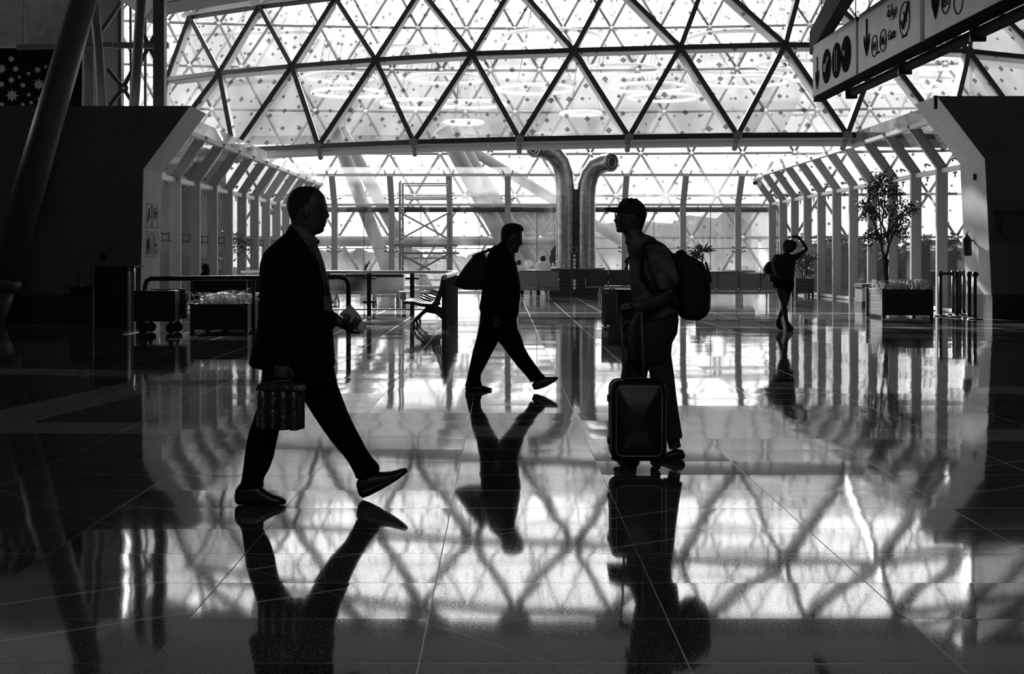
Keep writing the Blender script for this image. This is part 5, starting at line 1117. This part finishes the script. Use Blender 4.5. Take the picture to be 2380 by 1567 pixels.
for s_ in (-1, 1):
    m.torus(P(1430.5, 500, Y+s_*.032), .019, .0018, (1, .15*s_, 0), 22, 6); m.tube([P(1431, 498, Y+s_*.05), P(1436, 498, Y+s_*.074), P(1472, 501, Y+s_*.082)], .0018, 6)
m.tube([P(1429.5, 498, Y-.014), P(1429, 497, Y), P(1429.5, 498, Y+.014)], .0018, 6); m.build('glasses', M['galv'], man)
s = MB()
s.ell(st(Y, [(1455.5, 558, 1500, 544, .075), (1457, 568, 1518, 551, .13), (1458, 578, 1534, 566, .19), (1461, 592, 1546, 582, .21), (1463, 618, 1558, 608, .215), (1464, 645, 1566, 638, .21), (1466, 670, 1571, 668, .205), (1470, 690, 1573, 694, .2), (1474, 712, 1575, 710, .2), (1480, 732, 1575, 724, .2), (1490, 748, 1570, 728, .19)]), 30)
s.prism([P(1455, 556, Y-.04), P(1456, 566, Y-.035), P(1463, 571, Y-.05), P(1466, 560, Y-.07)], (0, .1, 0))
s.ell(st(8.78, [(1497, 568, 1545, 570, .06, 8.84), (1500, 592, 1558, 590, .072, 8.79), (1507, 620, 1568, 612, .077), (1520, 655, 1577, 643, .075), (1528, 676, 1577, 663, .07)]))
s.ell(st(9.22, [(1480, 575, 1525, 575, .06, 9.16), (1476, 610, 1522, 612, .07), (1478, 650, 1520, 655, .065), (1482, 668, 1520, 672, .062)]))
s.build('shirt', M['print'], man, remesh=.0075, smoothit=1)
t_ = MB()
t_.ell(st(Y, [(1484, 712, 1574, 712, .165), (1472, 740, 1577, 745, .165), (1463, 770, 1573.5, 775, .16), (1460, 795, 1562, 797, .15), (1462, 818, 1560, 820, .135), (1470, 840, 1556, 842, .11)]))
t_.ell(st(9.0, [(1490, 785, 1560, 793, .09), (1500, 815, 1559, 818, .088), (1504, 845, 1563, 846, .086), (1510, 872, 1567, 874, .085), (1516, 914, 1571, 914, .085), (1524, 960, 1577, 958, .086), (1532, 1000, 1583, 996, .088), (1540, 1024, 1586.5, 1016, .09)]))
t_.ell(st(9.15, [(1462, 780, 1530, 790, .09), (1453, 830, 1512, 838, .085), (1443, 872, 1503, 878, .08), (1438, 915, 1492, 920, .078), (1432, 960, 1482, 965, .077), (1428, 1010, 1478, 1010, .077), (1425, 1036, 1480, 1036, .08)]))
t_.build('trousers', M['cord'], man, remesh=.0075, smoothit=2)
m = MB(); m.ell(st(9.0, [(1591.5, 1053, 1591.5, 1064, .025), (1586, 1045, 1586, 1068.5, .04), (1570, 1043, 1570, 1068.7, .044), (1552, 1050, 1552, 1068.7, .046), (1530, 1057, 1530, 1068.5, .046), (1512, 1062, 1512, 1068, .03)])); m.build('shoe', M['leather'], man, remesh=.007)
m = MB(); m.ell(st(9.15, [(1486, 1044, 1486, 1058, .025), (1480, 1036, 1480, 1060.8, .04), (1464, 1034, 1464, 1061, .044), (1448, 1042, 1448, 1061, .046), (1430, 1050, 1430, 1060.6, .045), (1420, 1055, 1420, 1060, .03)])); m.build('shoe', M['leather'], man, remesh=.007)
m = MB(); m.tube([P(1464, 598, 8.98), P(1457, 604, 8.97), (P(1453, 611, 8.97))], .009, 8); m.tube([P(1460, 606, 8.97), P(1457, 617, 8.97), P(1456, 626, 8.97)], .008, 8); m.ball(P(1456, 625, 8.97), (.014, .01, .009), 8, 6); m.build('chest_buckle', M['strap'], man, smooth=True)
bp = thing('backpack', 'bulky black backpack worn by the man in the cap', 'backpack', P(1605, 746, Y))
m = MB(); m.ell(st(Y, [(1554, 589, 1590, 588, .09), (1556, 597, 1615, 600, .13), (1560, 612, 1634, 612, .15), (1565, 634, 1644, 634, .165), (1570, 660, 1649.5, 660, .17), (1573, 690, 1649.5, 693, .17), (1574, 715, 1648, 720, .165), (1578, 733, 1640, 734, .15), (1588, 742, 1622, 745, .11)]), 28, 2.8); m.build('pack', M['strap'], bp, remesh=.01, smoothit=2)
m = MB(); m.ball(P(1583, 593, Y), (.04, .09, .036), 14, 9); m.ball(P(1597, 603, Y), (.03, .1, .03), 12, 8); m.build('top_roll', M['strap'], bp, remesh=.008, smoothit=1)
for Ys_, d_ in ((8.775, -1), (9.225, 1)):
    m = MB(); m.tube([P(x, y, Ys_+dy*-d_) for x, y, dy in ((1560, 596, .06), (1540, 574, .045), (1517, 562, .06), (1500, 570, .03), (1490, 600, .0), (1492, 636, .0), (1515, 672, .0), (1560, 700, .01), (1580, 712, .05))], .022, 10, flat=.5); m.build('shoulder_strap', M['strap'], bp, smooth=True)
MB().tube([P(1640, 610, Y-.1), P(1650, 640, Y-.12), P(1652, 656, Y-.12)], .008, 6).build('loose_strap', M['strap'], bp, smooth=True)
# folder / papers in the far hand
m = MB(); m.prism([P(1417, 755, 9.2), P(1411, 802, 9.2), P(1436, 803, 9.2), P(1462, 806, 9.2), P(1466, 752, 9.2), P(1440, 750, 9.2)], (0, .02, 0)); one(m, 'document_folder', M['paper'], 'dim stiff folder held in the far hand of the man in the cap', 'folder', bevel=.003)
# suitcase
Ys_ = 8.52; sx0, sx1 = W(1417, 8.62), W(1547, 8.62); sz1, sz0 = P(0, 883, 8.6).z, P(0, 1069, 8.6).z
su = thing('suitcase', 'black hard-shell trolley suitcase with its handle pulled up', 'suitcase', ((sx0+sx1)/2, 8.65, 0))
m = MB(); rbox(m, sx0, sx1, sz0, sz1, .06, Ys_, Ys_+.115, .035); m.build('front_shell', M['black'], su, smooth=True)
m = MB(); rbox(m, sx0, sx1, sz0, sz1, .06, Ys_+.122, Ys_+.24, .035); m.build('rear_shell', M['black'], su, smooth=True)
m = MB(); rbox(m, sx0+.004, sx1-.004, sz0+.004, sz1-.004, .056, Ys_+.1, Ys_+.14, .001); m.build('zip_band', M['darkmatt'], su)
m = MB(); rr_ = rrect(sx0+.035, sx1-.035, sz0+.035, sz1-.035, .04, Ys_+.002, 8); m.tube(rr_+[rr_[0]], .0035, 6); m.build('bead_line', M['galv'], su, smooth=True)
for px in (1447, 1495): MB().tube([P(px+4 if px < 1470 else px+2, 883, 8.66), P(px-4.5 if px < 1470 else px-4, 722, 8.66)], .0085, 10).build('handle_tube', M['pillar'], su, smooth=True)
m = MB(); m.tube([P(1441, 726, 8.66), P(1440, 719, 8.66), P(1446, 716, 8.66), P(1486, 714, 8.66), P(1492, 717, 8.66), P(1491, 724, 8.66)], .0125, 10); m.build('grip', M['black'], su, smooth=True)
m = MB(); m.tube([P(1450, 885, 8.6), P(1455, 880, 8.6), P(1500, 879, 8.6), P(1506, 884, 8.6)], .009, 8); m.build('carry_handle', M['black'], su, smooth=True)
for py in (927, 1025): z = P(0, py, 8.6).z; MB().box(sx0-.014, sx0+.004, Ys_+.09, Ys_+.15, z-.022, z+.022).build('side_clasp', M['black'], su, bevel=.003)
for x in (sx0+.075, sx1-.075):
    for y in (Ys_+.045, Ys_+.2):
        m = MB(); m.box(x-.012, x+.012, y-.012, y+.012, .03, sz0+.02); fk = m.build('wheel_fork', M['black'], su, bevel=.003)
        m = MB(); m.tube([(x+.012, y-.016, .026), (x+.012, y+.016, .026)], .024, 18); m.build('wheel', M['blacksoft'], fk)

# ---- woman walking towards us with a hand on her head
Y = 24.7
wo = thing('person', 'person in shorts with one hand on the head, walking towards us at right', 'person', (W(1823, Y), Y, 0))
b = MB()
b.ball(P(1827.5, 572.5, Y-.02), (.082, .095, .112), 18, 12); b.ball(P(1825.5, 576.5, Y-.115), (.012, .018, .02), 8, 6); b.ball(P(1825.5, 581, Y-.1), (.022, .012, .008), 8, 6); b.ball(P(1825.5, 585, Y-.085), (.028, .02, .018), 8, 6)
b.ell(st(Y, [(1822, 580, 1834, 580, .055), (1821, 590, 1835, 590, .06), (1815, 597, 1842, 597, .08)]))
b.ell(st(Y, [(1806, 600, 1848, 600, .10), (1806, 625, 1845, 625, .1), (1804, 655, 1843, 655, .11)]))
arm = [P(1844, 599, Y), P(1852, 596, Y-.03), P(1864, 589, Y-.1), P(1874.5, 579, Y-.12), P(1870, 570, Y-.1), P(1862, 558, Y-.05), P(1853, 551, Y)]
b.tube(arm, [.058, .052, .045, .038, .036, .03, .025], 12)
b.ell(st(Y, [(1854, 547, 1852, 554, .025), (1848, 546.5, 1847, 553.5, .035), (1842, 547.5, 1841, 554, .035)]))
for k, dy in enumerate((-.035, -.012, .012, .035)): fing(b, [(1842, 550, Y+dy), (1837, 549+abs(k-1.5), Y+dy*1.2), (1833, 551+abs(k-1.5), Y+dy*1.2)], .01, .008)
fing(b, [(1847, 552, Y-.035), (1843, 556, Y-.06), (1839, 558, Y-.07)], .011, .009)
b.tube([P(1808, 602, Y-.02), P(1800, 622, Y-.08), P(1806, 640, Y-.16), P(1812, 645, Y-.2)], [.05, .04, .03, .025], 12); b.ball(P(1815, 646, Y-.21), (.04, .03, .03), 10, 7)
for k in range(4): fing(b, [(1817, 643+2*k, Y-.22), (1821, 644+2*k, Y-.23), (1824, 645.5+2*k, Y-.22)], .009, .008)
fing(b, [(1815, 643, Y-.22), (1818, 640, Y-.23), (1821, 640, Y-.23)], .01, .008)
b.ell(st(24.62, [(1802, 668, 1823, 670, .085), (1806, 685, 1824, 686, .08), (1811, 697, 1826, 697, .07), (1815.5, 708, 1828, 708, .06), (1817, 722, 1830.5, 722, .056), (1821, 737, 1831, 737, .042), (1825, 751, 1833, 750, .034)]))
b.ell(st(24.78, [(1820, 668, 1842, 668, .085), (1822, 685, 1838, 684, .08), (1820, 697, 1834, 697, .07), (1817, 709, 1830.5, 709, .06), (1812, 722, 1825, 722, .056), (1808, 736, 1817.5, 737, .042), (1806, 746, 1814, 746, .034)]))
b.build('body', M['skin'], wo, remesh=.009, smoothit=1)
h = MB(); h.ball(P(1830, 570, Y+.02), (.09, .1, .115), 16, 10); h.ball(P(1841, 567, Y+.04), (.06, .08, .065), 14, 9); h.ball(P(1836, 565, Y+.03), (.07, .08, .06), 12, 8); h.ball(P(1845, 572, Y+.03), (.05, .06, .07), 12, 8); h.ball(P(1838, 580, Y+.06), (.06, .05, .06), 12, 8)
for k in range(70):
    a = random.uniform(-1.2, 1.8); c_ = P(1841, 570, Y+random.uniform(-.03, .08)); h.tube([c_, c_+Vector((math.cos(a), 0, math.sin(a)))*random.uniform(.07, .11)], [.014, .006], 5)
h.build('hair', M['hair'], wo, remesh=.009)
s = MB(); s.ell(st(Y, [(1819, 590, 1838, 590, .07), (1808, 594, 1850, 594, .10), (1803, 600, 1852, 600, .115), (1803, 612, 1849, 612, .12), (1804, 625, 1847, 628, .12), (1803, 640, 1846, 640, .12), (1800, 652, 1845, 652, .125)]))
s.tube([P(1845, 599, Y), P(1853, 596, Y-.03), P(1860, 592, Y-.07)], [.066, .062, .058], 12); s.tube([P(1808, 601, Y-.01), P(1801, 618, Y-.06)], [.062, .055], 12); s.build('blouse', stripes('striped_blouse', .012, .05, 'Z', 14), wo, remesh=.01, smoothit=1)
m = MB(); m.ell(st(Y, [(1800, 645, 1845, 645, .13), (1797, 658, 1846, 660, .135), (1796, 664, 1845, 668, .135), (1801, 675, 1843, 678, .13)])); m.build('shorts', M['trouser'], wo, remesh=.011, smoothit=1)
for Yf, rows_ in ((24.78, [(1803.5, 742, 1815, 742, .045, 24.8), (1801, 751, 1818, 752, .075, 24.77), (1803, 759, 1820, 761, .11, 24.74), (1809, 766, 1820, 767, .11, 24.72)]), (24.6, [(1825, 748, 1834.5, 747, .045, 24.66), (1825.5, 756, 1839, 755, .075, 24.62), (1825.5, 764, 1845, 762, .11, 24.58), (1828, 770, 1843, 769, .11, 24.56)])):
    m = MB(); m.ell([tuple(r) for r in rows_], 20); m.build('trainer', M['black'], wo, remesh=.011, smoothit=1)
wb = thing('backpack', 'dark backpack hanging at the side of the walking woman', 'backpack', P(1792, 660, Y+.1))
m = MB(); m.ell(st(Y+.12, [(1800, 592, 1815, 590, .06), (1793, 605, 1812, 604, .1), (1790, 622, 1812, 622, .12), (1788, 640, 1812, 640, .12), (1787, 655, 1808, 657, .1)])); m.ell(st(Y+.2, [(1784, 609, 1794, 607, .06), (1777, 618, 1795, 618, .1), (1773.5, 629, 1795, 630, .1), (1778, 636, 1795, 640, .07)])); m.build('pack', M['strap'], wb, remesh=.012, smoothit=2)
m = MB(); m.tube([P(1803, 596, Y-.1), P(1808, 593, Y-.12), P(1806, 620, Y-.15), P(1798, 645, Y-.06)], .018, 8); m.build('strap', M['strap'], wb, smooth=True); MB().tube([P(1778, 634, Y+.2), P(1776, 645, Y+.2)], .012, 6).build('loose_strap', M['strap'], wb)
hb = thing('waist_bag', 'small dark bag at the waist of the walking woman', 'bag', P(1833, 645, Y-.2)); m = MB(); m.ball(P(1832, 635, Y-.2), (.11, .07, .085), 16, 10); m.build('pouch', M['strap'], hb, smooth=True); MB().tube([P(1818, 592, Y-.1), P(1830, 606, Y-.15), P(1838, 622, Y-.17), P(1840, 630, Y-.16)], .008, 6).build('strap', M['strap'], hb, smooth=True)

# ---- seated people
def seated(px, py, Y, d, label, top, r_=.1):
    c_ = P(px, py, Y); t = thing('person', label, 'person', (c_.x, Y, 0)); x = c_.x; d = Vector(d); s_ = Vector((-d.y, d.x, 0)); O = Vector((x, Y, 0)); hz = c_.z
    b = MB(); b.ball(c_, (.085, .085, .11), 16, 10); b.ball(c_+d*.088-Vector((0, 0, .02)), (.016, .016, .02), 8, 5); b.tube([c_-Vector((0, 0, .08)), Vector((x, Y, hz-.16))-d*.04], [.05, .06], 10)
    for k in (-1, 1):
        sh = O+Vector((0, 0, hz-.18))+s_*.19*k-d*.03; b.tube([sh, sh-Vector((0, 0, .27))+d*.08+s_*.03*k, sh-Vector((0, 0, .36))+d*.3], [.045, .038, .03], 10); b.ball(sh-Vector((0, 0, .36))+d*.34, (.04, .04, .03), 10, 6)
        for q_ in range(4): b.tube([sh-Vector((0, 0, .36))+d*.36+s_*(q_-1.5)*.018, sh-Vector((0, 0, .375))+d*.42+s_*(q_-1.5)*.02], .008, 6)
        b.tube([O+Vector((0, 0, .52))+s_*.1*k, O+Vector((0, 0, .53))+s_*.13*k+d*.42, O+Vector((0, 0, .1))+s_*.13*k+d*.46], [.08, .055, .035], 10)
    b.build('body', M['skin'], t, remesh=.014, smoothit=1)
    h = MB(); h.ball(c_+Vector((0, 0, .025))-d*.018, (.092, .092, .105), 14, 9); h.build('hair', M['hair'], t, smooth=True)
    m = MB()
    def ring(z, a, bq, off=0): return [O+Vector((0, 0, z))+d*(off+bq*math.cos(q))+s_*a*math.sin(q) for q in [2*math.pi*i/20 for i in range(20)]]
    m.loft([ring(.47, .17, .14), ring(.6, .17, .13, -.02), ring(hz-.36, .2, .13, -.05), ring(hz-.2, .25, .12, -.04), ring(hz-.14, .22, .1, -.04), ring(hz-.09, .14, .09, -.03), ring(hz-.06, .07, .065, -.02)])
    for k in (-1, 1): sh = O+Vector((0, 0, hz-.18))+s_*.19*k-d*.03; m.tube([sh+Vector((0, 0, .01)), sh-Vector((0, 0, .22))+d*.06+s_*.02*k], [.062, .055], 10)
    m.build('shirt', top, t, remesh=.014, smoothit=1)
    m = MB()
    for k in (-1, 1): m.tube([O+Vector((0, 0, .53))+s_*.09*k, O+Vector((0, 0, .54))+s_*.13*k+d*.42, O+Vector((0, 0, .3))+s_*.13*k+d*.45, O+Vector((0, 0, .1))+s_*.13*k+d*.46], [.1, .075, .06, .05], 12)
    m.build('trousers', M['trouser'], t, remesh=.014, smoothit=1)
    for k in (-1, 1):
        q_ = O+s_*.13*k+d*.52; m = MB(); m.ball(q_+Vector((0, 0, .05)), (.05+.08*abs(d.x), .05+.08*abs(d.y), .05), 14, 8); m.build('shoe', M['leather'], t, smooth=True)
    return t
seated(1262, 603, 42.95, (0, 1, 0), 'seated person in a white top bending forward on the two-seat bench', M['white_cloth'])
seated(1205, 612, 44.4, (0, 1, 0), 'seated person half hidden behind the middle walking man', M['white_cloth'])
seated(480, 625, 30.6, (1, 0, 0), 'seated person in dark clothes in profile at left before the pale columns', M['suit'])
